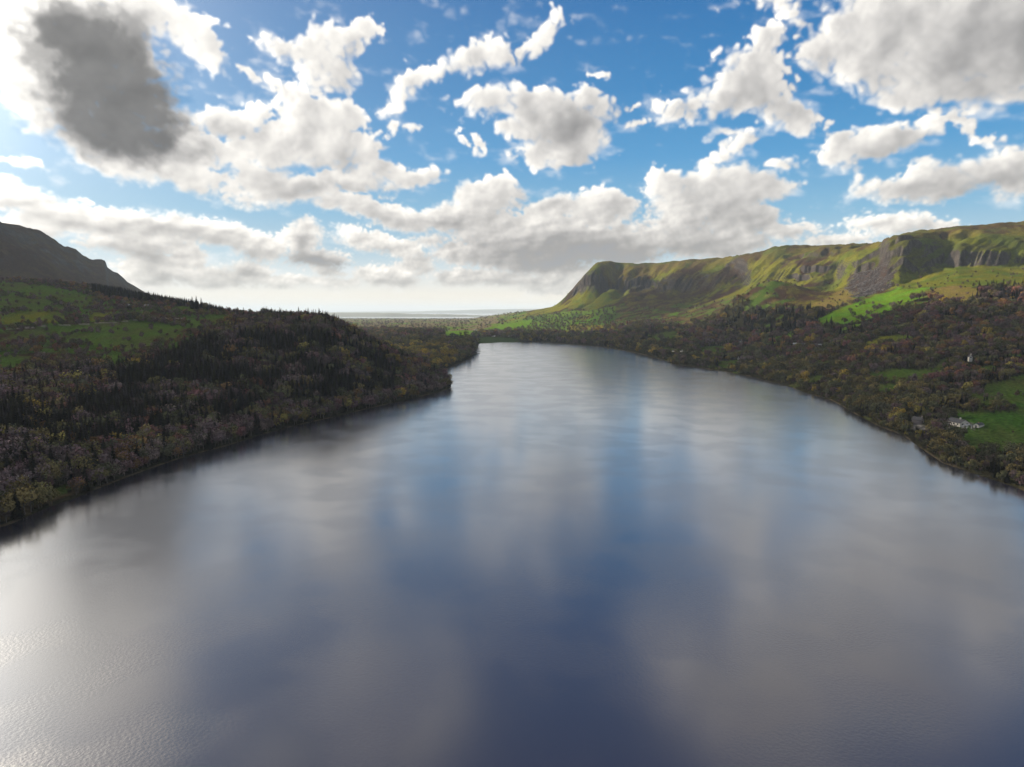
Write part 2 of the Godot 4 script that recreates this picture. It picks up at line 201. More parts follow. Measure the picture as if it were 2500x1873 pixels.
const PUFFS := [
	[-30.5, 15.89, 5.26, 5.46, 0, 1.3],
	[-26.97, 12.8, 3.88, 2.94, 10, 1.2],
	[-32.47, 18.58, 4.48, 2.97, 0, 1.1],
	[-34.88, 16.52, 2.75, 3.25, 0, 1.1],
	[-33.72, 13.12, 2.34, 2.16, 20, 1],
	[-29.4, 10.85, 5.02, 1.86, 16, 1.05],
	[-25.45, 9.95, 3.55, 1.36, 10, 1],
	[-27.45, 20.03, 3.2, 2.22, 0, 1],
	[-35.5, 18.23, 2.94, 2.36, 0, 1],
	[-23.75, 19.47, 2.33, 1.3, 20, 0.8],
	[-23.36, 17.91, 2.04, 1.19, 30, 0.7],
	[-22.41, 18.18, 0.95, 0.54, 30, 0.6],
	[-22.31, 13.43, 2.41, 1.34, 10, 1],
	[-20.17, 14.03, 1.65, 1.12, -20, 0.9],
	[-15.08, 19.54, 3.98, 1.28, -10, 1],
	[-11.72, 20.56, 1.42, 1.03, 0, 0.9],
	[-14.6, 18.04, 2.62, 1.88, 0, 1],
	[-16.93, 15.49, 2.13, 2.25, 10, 1],
	[-15.26, 13.65, 3.33, 3.15, 0, 1.05],
	[-17.89, 12.32, 2.56, 1.83, 0, 1],
	[-12.65, 12.11, 3.05, 1.71, 10, 1],
	[-19.75, 12.02, 2.34, 1.65, 0, 1],
	[-21.76, 11.22, 1.79, 1.31, 0, 0.9],
	[-18.13, 19.41, 1.68, 0.48, -10, 0.7],
	[-24.29, 11.49, 1.88, 1.61, 0, 1],
	[-17.81, 9.63, 5.33, 1.44, 4, 1.05],
	[-19.85, 9.34, 3.02, 1.7, 0, 1],
	[-12.7, 10.03, 4.33, 1.12, 4, 1],
	[-7.75, 10.44, 2.3, 0.99, -10, 0.9],
	[-10.14, 11.07, 2.2, 0.84, 10, 0.9],
	[-13.11, 8.08, 3.43, 0.92, 6, 0.95],
	[-9.65, 7.53, 4.44, 1.08, 8, 1],
	[-5.92, 7.16, 3.2, 1.02, 8, 0.95],
	[-3.93, 19.2, 4.81, 1.14, -14, 0.85],
	[1.82, 20.64, 2.78, 0.99, -35, 0.8],
	[3.11, 21.24, 1.48, 0.49, -30, 0.6],
	[-7.45, 17.98, 2.75, 0.96, -32, 0.8],
	[-9.3, 16.28, 2.37, 0.92, -30, 0.7],
	[-2.09, 16.31, 3.18, 1.33, -18, 0.9],
	[-9.89, 13.99, 0.95, 0.81, 0, 0.7],
	[-7.69, 14.18, 0.89, 0.41, 20, 0.6],
	[-3.38, 13.18, 0.6, 1.04, 10, 0.6],
	[-20.21, 17.07, 1.18, 0.49, 20, 0.55],
	[-18.56, 16.92, 0.67, 0.62, 0, 0.5],
	[3.15, 14.79, 4.68, 2.54, 0, 1.1],
	[1.46, 15.65, 3.18, 2.07, 0, 1],
	[5.59, 13.55, 2.79, 1.71, 0, 1],
	[3.54, 12.38, 4.32, 1.05, 0, 1],
	[3.32, 16.79, 1.34, 1.05, 0, 0.8],
	[6.11, 16.5, 1.33, 1.12, 0, 0.8],
	[0.15, 13.96, 2.07, 1.03, 0, 0.9],
	[6.86, 15.55, 1.29, 1.66, 0, 0.8],
	[7.19, 18.4, 0.95, 0.35, 20, 0.5],
	[9.06, 15.86, 1.17, 0.36, -10, 0.5],
	[15.36, 19.22, 1.03, 0.55, -30, 0.55],
	[9.81, 14.5, 1.09, 0.4, 0, 0.35],
	[18.5, 16.93, 3.35, 2.65, 0, 1.1],
	[19.41, 18.97, 1.71, 1.5, 0, 1],
	[17.88, 15.41, 4.06, 1.53, 8, 1],
	[13.57, 15.07, 2.65, 0.72, -22, 0.85],
	[11.6, 15.51, 1.15, 0.85, 0, 0.75],
	[21.72, 14.27, 2.42, 1.08, 30, 0.9],
	[16.46, 17.11, 1.71, 1.26, 0, 0.8],
	[17.98, 12.64, 2.11, 0.73, -30, 0.7],
	[16.82, 11.55, 2.07, 0.61, -18, 0.6],
	[21.06, 10.77, 1.71, 0.73, -5, 0.7],
	[16.6, 13.07, 1.38, 0.46, 20, 0.45],
	[28.93, 17.98, 6.67, 3.39, 0, 1.2],
	[33.08, 16.3, 4.69, 3.75, 0, 1.2],
	[25.66, 19.47, 3.45, 2.7, 0, 1.1],
	[30.23, 14.92, 3.2, 1.75, 0, 1.1],
	[32.68, 18.54, 5.49, 2.96, 0, 1.2],
	[36.03, 16.82, 2.91, 3.72, 0, 1.1],
	[23.9, 18.29, 1.86, 1.18, 0, 0.8],
	[20.3, 21.13, 2.76, 0.75, 40, 0.5],
	[21.63, 20.04, 1.6, 0.58, 50, 0.45],
	[27.25, 11.84, 4.31, 1.37, -6, 1],
	[24.87, 10.96, 2.02, 1.09, 10, 0.9],
	[29.96, 12.39, 2.25, 0.54, -10, 0.75],
	[31.62, 12.6, 1.63, 0.36, 8, 0.9],
	[32.97, 11.87, 1.32, 0.38, 30, 0.95],
	[33.99, 10.95, 0.93, 0.38, 48, 0.95],
	[31.95, 8.96, 4.76, 1.41, -8, 1.05],
	[35.18, 9.46, 2.39, 1.35, -10, 1],
	[29.31, 8.67, 3.16, 0.95, -8, 0.9],
	[36.12, 8.34, 2.1, 1.53, 0, 1],
	[26.8, 8.97, 1.36, 0.71, -40, 0.7],
	[26.02, 9.58, 0.67, 1.16, 0, 0.5],
	[13.93, 8.41, 3.29, 2.75, 0, 1.1],
	[16.74, 8.64, 3.83, 2.5, 0, 1.1],
	[19.46, 9.13, 2.86, 1.16, 0, 0.95],
	[12.9, 6.12, 4.17, 1.88, 0, 1.05],
	[18.18, 6.84, 3.61, 1.82, 0, 1.05],
	[16.51, 4.95, 5.62, 1.29, 0, 1],
	[11.91, 9.89, 1.38, 1.19, 0, 0.9],
	[21.25, 5.85, 2.65, 0.76, 0, 0.7],
	[-2.31, 9.01, 3.22, 1.88, 0, 1.05],
	[-0.99, 9.74, 1.82, 1.29, 0, 0.95],
	[3.19, 8.1, 2.84, 1.46, 0, 1],
	[7.52, 8.04, 3.18, 1.81, 0, 1.05],
	[-4.03, 7.55, 3.41, 1.54, 0, 1],
	[-0.23, 6.27, 6.11, 1.93, 0, 1.1],
	[5.49, 5.51, 6.25, 1.93, 0, 1.15],
	[1.69, 4.22, 6.89, 1.58, 0, 1.1],
	[9.26, 4.72, 4.1, 1.55, 0, 1.1],
	[-4.05, 4.4, 3.62, 1.05, 0, 0.9],
	[4.75, 2.89, 4.19, 0.83, 0, 0.9],
	[-6.69, 5.68, 2.26, 0.96, 0, 0.6],
	[-35.48, 7.37, 2.14, 1.19, 0, 1.05],
	[-32.96, 6.36, 3.09, 1.4, 6, 1.05],
	[-29.37, 6.12, 3.62, 1.29, 6, 1.05],
	[-25.64, 5.99, 3.57, 1.2, 4, 1.05],
	[-22.31, 5.81, 3.11, 1.24, 6, 1],
	[-28.26, 4.87, 4.45, 1.19, 0, 1],
	[-20.02, 4.85, 2.87, 1.48, 8, 1],
	[-16.73, 5.65, 2.1, 1.71, 0, 1.05],
	[-15.54, 4.07, 2.85, 1.01, 0, 1],
	[-11.9, 5.59, 3.11, 1.09, 10, 0.95],
	[-8.77, 4.91, 1.94, 1.03, 0, 0.9],
	[-34.85, 5.31, 2.32, 1.22, 0, 0.9],
	[-27.46, 2.91, 2.87, 1.55, 0, 1],
	[-25.11, 3.99, 1.57, 1.43, 0, 0.9],
	[-23.58, 2.48, 3.72, 1.11, 0, 1],
	[-20.94, 2.89, 2.08, 1.13, 0, 0.9],
	[-28.42, 1.88, 2.68, 1, 0, 0.9],
	[-18.76, 2.14, 4.49, 0.65, 0, 0.8],
	[-14.52, 2.26, 3.25, 0.63, 0, 0.75],
	[-10.11, 2.59, 3.54, 1.05, 0, 0.9],
	[-7.85, 3.62, 1.81, 1.05, 0, 0.9],
	[-4.64, 2.7, 2.86, 0.91, 0, 0.85],
	[-0.81, 2.52, 4.8, 0.91, 0, 0.85],
	[3.04, 1.95, 3.64, 0.84, 0, 0.8],
	[-15.21, 3.16, 2.15, 0.58, 0, 0.7],
	[28.58, 6.17, 3.52, 1.04, 0, 0.7],
	[24.84, 5.02, 4.09, 0.61, 0, 0.5],
	[21.59, 5.84, 2.97, 0.76, 0, 0.5],
	[31.03, 5.86, 2.24, 0.64, 0, 0.5],
	[-32.79, 21.37, 6.75, 2.82, 0, 1.15],
	[-34.58, 24.11, 5.68, 2.86, 0, 1.1],
	[-37.68, 17.25, 2.79, 4.13, 0, 1.1],
	[-31.02, 28.21, 5.3, 2.04, 0, 1],
	[14.12, 25.67, 5.84, 1.63, -10, 0.8],
	[25.4, 24.12, 8.94, 3.4, 0, 1.15],
	[18.98, 28.7, 8.41, 2.72, 0, 1.1],
	[30.82, 26.67, 6.4, 2.82, 0, 1.1],
	[21.93, 32.17, 7.39, 2.22, 0, 1.05],
	[37.29, 21.76, 3.7, 3.37, 0, 1],
	[-14.39, 29.54, 4.08, 0.99, -10, 0.8],
	[-5.68, 26.8, 3.98, 0.98, -20, 0.75],
	[-10.14, 33.73, 6.95, 1.58, 0, 0.9],
	[-29.6, 25.78, 4.13, 1.7, 0, 1],
	[-19.93, 23.5, 4.87, 0.99, 0, 0.95],
	[-12.4, 27.44, 4.52, 1.58, 0, 0.95],
	[-20.1, 32.93, 5.37, 1.1, 0, 0.9],
	[-5.26, 31.21, 4.3, 1.22, 0, 0.8],
	[-34.61, 9.17, 1.54, 0.3, 15, 0.35],
	[-35.59, 9.56, 0.75, 0.23, 10, 0.35],
]
const GREYS := [
	[-30.13, 15.23, 4.19, 4.07, 0, 1],
	[-27.25, 13.08, 3.27, 2.77, 10, 1],
	[-31.45, 17.96, 2.7, 2.34, 0, 0.95],
	[-27.61, 17.19, 2.05, 2.61, 0, 0.7],
	[-30.03, 12.14, 3.24, 1.36, 10, 0.8],
	[-28.07, 19.09, 2.31, 1.4, 0, 0.5],
	[-25.82, 11.67, 1.22, 0.95, 0, 0.8],
	[-33.71, 22.65, 2.28, 1.24, 0, 0.5],
	[26.86, 24.11, 6.39, 1.81, 0, 0.35],
	[20.55, 29.19, 5.7, 1.45, 0, 0.4],
	[31.61, 26.48, 4.2, 1.64, 0, 0.4],
	[-22.16, 13.03, 1.77, 0.83, 0, 0.35],
	[-17.83, 9.21, 3.78, 0.69, 3, 0.36],
	[-14.68, 9.6, 3.9, 0.56, 4, 0.4],
	[-17.72, 12.33, 1.71, 0.67, 0, 0.2],
	[-13.2, 11.4, 2.15, 0.86, 10, 0.25],
	[-5.55, 7.09, 2.27, 0.59, 8, 0.35],
	[-10.03, 7.27, 2.22, 0.51, 6, 0.25],
	[5.01, 14.86, 2.79, 1.69, 0, 0.5],
	[3.15, 14.11, 2.62, 1.19, 0, 0.3],
	[18.56, 15.35, 3.02, 0.96, 8, 0.32],
	[19.83, 16.65, 1.98, 1.24, 0, 0.15],
	[32.24, 17.27, 4.24, 2.35, 0, 0.3],
	[35.1, 16.21, 2.11, 3.53, 0, 0.5],
	[30.24, 14.78, 2.23, 1.17, 0, 0.12],
	[27.86, 11.41, 3.23, 0.75, -5, 0.34],
	[32.78, 8.46, 4.01, 0.92, -6, 0.38],
	[35.59, 8.83, 1.5, 0.88, 0, 0.3],
	[29.46, 8.57, 2.01, 0.57, 0, 0.25],
	[17.81, 7.73, 2.75, 1.39, 0, 0.36],
	[14.7, 6.25, 2.85, 1.07, 0, 0.25],
	[15.45, 4.79, 5.33, 0.94, 0, 0.5],
	[19.56, 6.44, 1.69, 1.05, 0, 0.3],
	[-0.99, 8.11, 1.9, 1.09, 0, 0.2],
	[3.57, 8.64, 1.51, 0.72, 0, 0.5],
	[8.46, 7.84, 1.12, 0.72, 0, 0.3],
	[0.54, 4.78, 6.51, 1.35, 0, 0.5],
	[6.62, 5.12, 5.28, 1.34, 0, 0.62],
	[3.22, 3.76, 5.73, 0.75, 0, 0.62],
	[9.27, 4.17, 3.36, 0.82, 0, 0.6],
	[-4.03, 7.18, 3.03, 0.51, 0, 0.3],
	[-35.52, 6.77, 1.77, 0.6, 0, 0.35],
	[-32.59, 5.82, 1.76, 0.56, 0, 0.4],
	[-29.81, 5.87, 2.01, 0.58, 0, 0.4],
	[-26.26, 5.8, 2.92, 0.67, 0, 0.42],
	[-22.65, 5.28, 2.28, 0.62, 0, 0.38],
	[-20.06, 3.97, 1.35, 0.49, 0, 0.2],
	[-16.92, 5.29, 0.91, 1.5, 0, 0.5],
	[-15.73, 3.88, 2.67, 0.72, 0, 0.75],
	[-13.4, 3.56, 1.45, 0.37, 0, 0.5],
	[-27.42, 3.75, 1.36, 0.87, 0, 0.5],
	[-26.88, 2.42, 1.53, 0.61, 0, 0.4],
	[-21.45, 2.63, 1.6, 0.71, 0, 0.55],
	[-24.09, 1.95, 2.89, 0.42, 0, 0.35],
	[-17.38, 1.68, 5.61, 0.29, 0, 0.25],
	[-10.12, 2.37, 2.98, 0.52, 0, 0.25],
	[-4.07, 2.32, 3.06, 0.38, 0, 0.28],
	[0.54, 2.25, 3.46, 0.38, 0, 0.3],
	[-20.73, 3.95, 1.17, 0.63, 0, 0.3],
	[-28.88, 4.36, 2.94, 0.46, 0, 0.35],
]

const SUN_AZ := -52.0
const SUN_EL := 24.0
const EXPOSURE := 2.4

var n_warp := FastNoiseLite.new()
var n_fine := FastNoiseLite.new()
var n_broad := FastNoiseLite.new()
var n_rib := FastNoiseLite.new()
var n_cell := FastNoiseLite.new()
var n_edge := FastNoiseLite.new()
var n_edge2 := FastNoiseLite.new()
var n_puff := FastNoiseLite.new()
var rng := RandomNumberGenerator.new()
var sheets := {}
var covers := {"r": [], "l": []}
var lines := {"r": [], "l": []}
var used := {}
var mats := {}


func _ready() -> void:
	var sun_dir := direction(SUN_AZ, SUN_EL)
	var cam := Camera3D.new()
	cam.name = "camera"
	cam.fov = rad_to_deg(2.0 * atan(828.5 / 1475.4))
	cam.position = Vector3(0, 110, 0)
	cam.rotation.x = -atan(157.5 / 1475.4)
	cam.near = 1.0
	cam.far = 200000.0
	add_child(cam)
	cam.current = true
	seed_noise()
	var env := Environment.new()
	env.background_mode = Environment.BG_SKY
	var sky := Sky.new()
	var pan := PanoramaSkyMaterial.new()
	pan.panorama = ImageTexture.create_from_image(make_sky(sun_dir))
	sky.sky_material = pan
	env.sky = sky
	env.tonemap_mode = Environment.TONE_MAPPER_LINEAR
	env.tonemap_exposure = EXPOSURE
	env.fog_enabled = true
	env.fog_density = 0.00003
	env.fog_light_color = Color(0.86, 0.93, 1.0)
	env.sdfgi_enabled = true
	env.ssao_enabled = true
	env.ssil_enabled = true
	var we := WorldEnvironment.new()
	we.name = "world"
	we.environment = env
	add_child(we)
	var sun := DirectionalLight3D.new()
	sun.name = "sun"
	sun.light_energy = 1.6
	sun.light_color = Color(1.0, 0.93, 0.82)
	sun.light_angular_distance = 0.5
	sun.shadow_enabled = true
	add_child(sun)
	sun.look_at_from_position(sun_dir * 100.0, Vector3.ZERO)

	sheets = {"r": columns(SIDE, 900, 2), "l": columns(HILL, 480, 1), "m": columns(MOUNT, 640, 0)}
	for c in COVER:
		covers[c[1]].append(area(c[0], c[2]))
	for t in TRACKS:
		lines[t[0]].append([t[1], poly(t[2])])
	materials()
	build_ground()
	build_water()
	build_cloud_occluders(sun_dir)
	build_trees()
	build_buildings()
	build_details()


func direction(az: float, el: float) -> Vector3:
	var a := deg_to_rad(az)
	var e := deg_to_rad(el)
	return Vector3(sin(a) * cos(e), sin(e), -cos(a) * cos(e))


func seed_noise() -> void:
	rng.seed = 20411
	var k := 1
	for n: FastNoiseLite in [n_warp, n_fine, n_broad, n_rib, n_cell, n_edge, n_edge2, n_puff]:
		n.seed = 100 + k
		n.noise_type = FastNoiseLite.TYPE_SIMPLEX_SMOOTH
		n.fractal_type = FastNoiseLite.FRACTAL_FBM
		n.fractal_octaves = 4
		n.frequency = 1.0
		k += 1
	n_rib.fractal_octaves = 3
	n_puff.fractal_octaves = 2
	n_puff.fractal_gain = 0.38
	n_cell.noise_type = FastNoiseLite.TYPE_CELLULAR
	n_cell.fractal_type = FastNoiseLite.FRACTAL_NONE
	n_cell.cellular_return_type = FastNoiseLite.RETURN_CELL_VALUE
	n_edge.noise_type = FastNoiseLite.TYPE_CELLULAR
	n_edge.fractal_type = FastNoiseLite.FRACTAL_NONE
	n_edge.cellular_return_type = FastNoiseLite.RETURN_DISTANCE2_SUB
	n_edge.seed = n_cell.seed


# ---------------------------------------------------------------- sky
func sky_base(az: float, el: float) -> Vector3:
	var e := PackedFloat32Array([0.0, 1.2, 2.6, 4.5, 7.5, 12.0, 17.0, 24.0, 45.0, 90.0])
	var c := PackedVector3Array([Vector3(0.90, 0.79, 0.63), Vector3(0.83, 0.75, 0.62), Vector3(0.66, 0.70, 0.69), Vector3(0.38, 0.53, 0.62), Vector3(0.20, 0.415, 0.59),
		Vector3(0.080, 0.29, 0.54), Vector3(0.040, 0.205, 0.45), Vector3(0.018, 0.135, 0.36), Vector3(0.008, 0.055, 0.18), Vector3(0.007, 0.045, 0.15)])
	var i := 0
	while i < 8 and el > e[i + 1]:
		i += 1
	var v := c[i].lerp(c[i + 1], clampf((el - e[i]) / (e[i + 1] - e[i]), 0.0, 1.0))
	var toward := cos(deg_to_rad(az - SUN_AZ)) * 0.5 + 0.5
	return v.lerp(Vector3(0.62, 0.70, 0.74), 0.30 * pow(toward, 8.0) * exp(-el / 30.0))


func make_sky(sun_dir: Vector3) -> Image:
	var w := 4096
	var h := 2048
	var low := Image.create(512, 256, false, Image.FORMAT_RGBF)
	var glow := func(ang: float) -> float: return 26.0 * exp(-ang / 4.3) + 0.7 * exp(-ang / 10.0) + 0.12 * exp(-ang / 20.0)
	for y in 256:
		for x in 512:
			var az := (x + 0.5) / 512.0 * 360.0
			var el := 90.0 - (y + 0.5) / 256.0 * 180.0
			var v := Vector3(0.5, 0.5, 0.48)
			if el > -1.5:
				var d := direction(az, maxf(el, 0.2))
				v = sky_base(az, maxf(el, 0.0))
				var p := d / (0.28 + d.y) * 1.6
				var cov := n_broad.get_noise_3d(p.x, 0.0, p.z) + 0.45 * n_fine.get_noise_3d(p.x * 3.0, 4.0, p.z * 3.0)
				var alpha := smoothstep(-0.16, 0.18, cov)
				var ang := rad_to_deg(d.angle_to(sun_dir))
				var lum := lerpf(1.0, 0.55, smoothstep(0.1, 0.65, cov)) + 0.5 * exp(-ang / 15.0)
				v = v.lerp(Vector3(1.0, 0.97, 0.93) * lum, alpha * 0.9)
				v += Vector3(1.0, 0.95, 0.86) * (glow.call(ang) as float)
			v *= 0.50
			low.set_pixel(x, y, Color(v.x, v.y, v.z))
	low.resize(w, h, Image.INTERPOLATE_BILINEAR)
	# the part of the sky over the valley, in full detail
	var k := w / 360.0
	var az0 := -46.0
	var top := 46.0
	var ww := int(92.0 * k)
	var hh := int(48.0 * k)
	var size := ww * hh
	var dens := PackedFloat32Array()
	var thick := PackedFloat32Array()
	var dark := PackedFloat32Array()
	var wx := PackedFloat32Array()
	var wy := PackedFloat32Array()
	dens.resize(size); thick.resize(size); dark.resize(size); wx.resize(size); wy.resize(size)
	dens.fill(-0.6)
	for y in hh:
		var el := top - (y + 0.5) / k
		var near := 1.0 - smoothstep(3.0, 13.0, el)
		var fx := lerpf(0.9, 0.30, near)
		for x in ww:
			var az := az0 + (x + 0.5) / k
			var i := y * ww + x
			var fine_x := n_warp.get_noise_2d(az * 0.62, el * 0.68 + 40.0)
			var fine_y := n_warp.get_noise_2d(az * 0.62 + 50.0, el * 0.68)
			wx[i] = az + fx * (1.5 * n_warp.get_noise_2d(az * 0.15, el * 0.18) + 0.8 * fine_x)
			wy[i] = el + fx * (1.1 * n_warp.get_noise_2d(az * 0.15 + 90.0, el * 0.18) + 0.6 * fine_y)
	for pass_ in 2:
		for p in (PUFFS if pass_ == 0 else GREYS):
			var c := cos(deg_to_rad(p[4]))
			var sn := sin(deg_to_rad(p[4]))
			var reach: float = maxf(p[2], p[3]) * 1.6 + 2.5
			for y in range(maxi(0, int((top - p[1] - reach) * k)), mini(hh, int((top - p[1] + reach) * k) + 1)):
				for x in range(maxi(0, int((p[0] - reach - az0) * k)), mini(ww, int((p[0] + reach - az0) * k) + 1)):
					var i := y * ww + x
					var u: float = wx[i] - p[0]
					var v: float = -(wy[i] - p[1])
					var a: float = (u * c + v * sn) / p[2]
					var b: float = (v * c - u * sn) / p[3]
					var q := a * a + b * b
					if q > 2.6:
						continue
					if pass_ == 0:
						var f: float = minf(p[5] * 1.9 * (1.0 - sqrt(q)), 1.0)
						dens[i] = maxf(dens[i], f) + (0.18 * maxf(0.0, minf(dens[i], f)))
						thick[i] += maxf(0.0, f)
					else:
						dark[i] = 1.0 - (1.0 - dark[i]) * (1.0 - p[5] * (1.0 - smoothstep(0.35, 1.5, sqrt(q) * (1.0 + 0.25 * n_fine.get_noise_2d(wx[i] * 0.5, wy[i] * 0.5))) if p[5] > 0.8 else exp(-1.5 * q)))
	var detail := PackedFloat32Array()
	detail.resize(size)
	for y in hh:
		var el := top - (y + 0.5) / k
		var near := 1.0 - smoothstep(3.0, 13.0, el)
		for x in ww:
			var az := az0 + (x + 0.5) / k
			var i := y * ww + x
			var big := n_broad.get_noise_2d(az * 0.36, el * 0.42)
			var billow := 0.26 - absf(n_puff.get_noise_2d(az * 0.60, el * 0.68))
			var wisp := n_fine.get_noise_2d(az * 2.1 + 30.0, el * 2.4)
			if near > 0.0:
				big = lerpf(big, n_broad.get_noise_2d(az * 0.95, el * 1.5 + 9.0), near)
				billow = lerpf(billow, 0.26 - absf(n_puff.get_noise_2d(az * 1.4, el * 1.9)), near)
				wisp = lerpf(wisp, n_fine.get_noise_2d(az * 4.0 + 30.0, el * 6.0), near)
			detail[i] = 0.44 * big - 0.95 * billow + 0.06 * wisp
			dens[i] += detail[i] * 0.85
	var sun_az := SUN_AZ
	var sun_el := SUN_EL
	for y in hh:
		var el := top - (y + 0.5) / k
		for x in ww:
			var az := az0 + (x + 0.5) / k
			var i := y * ww + x
			var d := direction(az, el)
			var ang := rad_to_deg(d.angle_to(sun_dir))
			var v := sky_base(az, maxf(el, 0.0))
			var soft := clampf(0.5 + 1.2 * n_edge2.get_noise_2d(az * 0.12, el * 0.16), 0.0, 1.0)
			var veil := smoothstep(0.10, 0.60, n_broad.get_noise_2d(az * 0.20 + el * 0.3 + 60.0, el * 0.42 - az * 0.08)) * smoothstep(-0.9, 0.0, dens[i])
			v = v.lerp(Vector3(0.86, 0.86, 0.86), 0.35 * veil)
			var base_edge := smoothstep(0.0, 0.30, dens[maxi(y - 6, 0) * ww + x] - dens[mini(y + 6, hh - 1) * ww + x])
			var alpha := smoothstep(-0.04, lerpf(0.30, 1.0, clampf(0.75 * base_edge + soft * soft, 0.0, 1.0)), dens[i])
			if alpha > 0.0:
				var to := Vector2(sun_az - az, sun_el - el + 6.0).normalized()
				var occ := 0.0
				for step_: float in [0.3, 0.8, 1.6, 2.8]:
					var xx := clampi(x + int(to.x * step_ * k), 0, ww - 1)
					var yy := clampi(y - int(to.y * step_ * k), 0, hh - 1)
					occ += maxf(0.0, dens[yy * ww + xx])
				var lit := exp(-occ * 0.36)
				var near := exp(-ang / 17.0)
				var edge := exp(-maxf(0.0, dens[i]) * 1.7)
				var lum := lerpf(0.46, 1.04, lit) + (0.30 + 0.75 * edge) * near
				lum *= 1.0 + 0.18 * detail[i]
				var lobe := n_puff.get_noise_2d(az * 0.26, el * 0.31) - n_puff.get_noise_2d((az + to.x * 1.2) * 0.26, (el + to.y * 1.2) * 0.31)
				var low_lobe := n_puff.get_noise_2d(az * 0.52, el * 0.95 + 30.0) - n_puff.get_noise_2d((az + to.x * 0.5) * 0.52, (el + to.y * 0.5) * 0.95 + 30.0)
				lobe = lerpf(low_lobe, lobe, smoothstep(5.0, 13.0, el))
				lum *= 1.0 + clampf(0.26 * lobe, -0.20, 0.16) * smoothstep(0.05, 0.7, dens[i])
				var dk := clampf(dark[i] * (1.05 + 0.10 * detail[i]), 0.0, 1.0)
				lum = lerpf(lum, 0.145 + 0.02 * detail[i] + 0.02 * lobe, dk * 0.95)
				lum *= lerpf(0.93, 1.0, smoothstep(1.0, 9.0, el))
				var tint := Vector3(0.93, 0.93, 0.95).lerp(Vector3(1.0, 0.955, 0.885), clampf(lum, 0.0, 1.0))
				tint = tint.lerp(Vector3(1.0, 0.94, 0.83), 0.8 * exp(-maxf(el, 0.0) / 4.5))
				v = v.lerp(tint * lum, alpha)
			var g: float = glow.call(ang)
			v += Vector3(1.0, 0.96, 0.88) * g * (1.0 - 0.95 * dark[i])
			var m := smoothstep(0.0, 4.0, az - az0) * smoothstep(0.0, 4.0, az0 + 92.0 - az) * smoothstep(0.0, 3.0, top - el)
			var px := posmod(int(az0 * k) + x, w)
			var py := int((90.0 - top) * k) + y
			var under := low.get_pixel(px, py)
			v *= 0.50
			low.set_pixel(px, py, Color(v.x, v.y, v.z).lerp(under, 1.0 - m))
	return low


# ---------------------------------------------------------------- ground
func poly(flat: Array) -> PackedVector2Array:
	var p := PackedVector2Array()
	for i in flat.size() / 2:
		p.append(Vector2(flat[2 * i], flat[2 * i + 1]))
	return p


func area(kind: String, flat: Array) -> Dictionary:
	var p := poly(flat)
	var r := Rect2(p[0], Vector2.ZERO)
	for v in p:
		r = r.expand(v)
	return {"kind": kind, "p": p, "box": r}


func columns(st: Array, n: int, passes: int) -> Dictionary:
	var kn: int = (st[0].size() - 1) / 2
	var a0: float = st[0][0]
	var a1: float = st[-1][0]
	var rows: Array[PackedFloat32Array] = []
	var j := 0
	for i in n:
		var a := lerpf(a0, a1, i / (n - 1.0))
		while j < st.size() - 2 and a > st[j + 1][0]:
			j += 1
		var t := clampf((a - st[j][0]) / (st[j + 1][0] - st[j][0]), 0.0, 1.0)
		var row := PackedFloat32Array()
		for q in kn * 2:
			row.append(lerpf(st[j][q + 1], st[j + 1][q + 1], t))
		rows.append(row)
	for pass_ in passes:
		var old := rows.duplicate()
		for i in range(1, n - 1):
			var row := PackedFloat32Array()
			for q in kn * 2:
				row.append((old[i - 1][q] + 2.0 * old[i][q] + old[i + 1][q]) / 4.0)
			rows[i] = row
	return {"a0": a0, "a1": a1, "n": n, "k": kn, "rows": rows}


# (height, knot number) of a sheet of ground at a = x / d and the distance d
func profile(s: Dictionary, a: float, d: float) -> Vector2:
	var n: int = s.n
	var t := clampf((a - s.a0) / (s.a1 - s.a0), 0.0, 1.0) * (n - 1)
	var i := mini(int(t), n - 2)
	t -= i
	var p: PackedFloat32Array = s.rows[i]
	var q: PackedFloat32Array = s.rows[i + 1]
	var kn: int = s.k
	var j := 0
	while j < kn - 2 and d > lerpf(p[2 * j + 2], q[2 * j + 2], t):
		j += 1
	var d0 := lerpf(p[2 * j], q[2 * j], t)
	var h0 := lerpf(p[2 * j + 1], q[2 * j + 1], t)
	var d1 := lerpf(p[2 * j + 2], q[2 * j + 2], t)
	var h1 := lerpf(p[2 * j + 3], q[2 * j + 3], t)
	var f := clampf((d - d0) / maxf(d1 - d0, 0.01), 0.0, 1.0)
	var m := (h1 - h0) / maxf(d1 - d0, 0.01)
	var m0 := m
	var m1 := m
	if j > 0:
		var b := (h0 - lerpf(p[2 * j - 1], q[2 * j - 1], t)) / maxf(d0 - lerpf(p[2 * j - 2], q[2 * j - 2], t), 0.01)
		m0 = 0.0 if b * m <= 0.0 else 2.0 * b * m / (b + m)
	if j < kn - 2:
		var b := (lerpf(p[2 * j + 5], q[2 * j + 5], t) - h1) / maxf(lerpf(p[2 * j + 4], q[2 * j + 4], t) - d1, 0.01)
		m1 = 0.0 if b * m <= 0.0 else 2.0 * b * m / (b + m)
	var w := d1 - d0
	var f2 := f * f
	var f3 := f2 * f
	return Vector2((2.0 * f3 - 3.0 * f2 + 1.0) * h0 + (f3 - 2.0 * f2 + f) * w * m0 + (3.0 * f2 - 2.0 * f3) * h1 + (f3 - f2) * w * m1, j + f)


func off_line(p: PackedVector2Array, v: Vector2) -> float:
	var best := 1e9
	for i in p.size() - 1:
		best = minf(best, v.distance_squared_to(Geometry2D.get_closest_point_to_segment(v, p[i], p[i + 1])))
	return sqrt(best)


var gullies := []


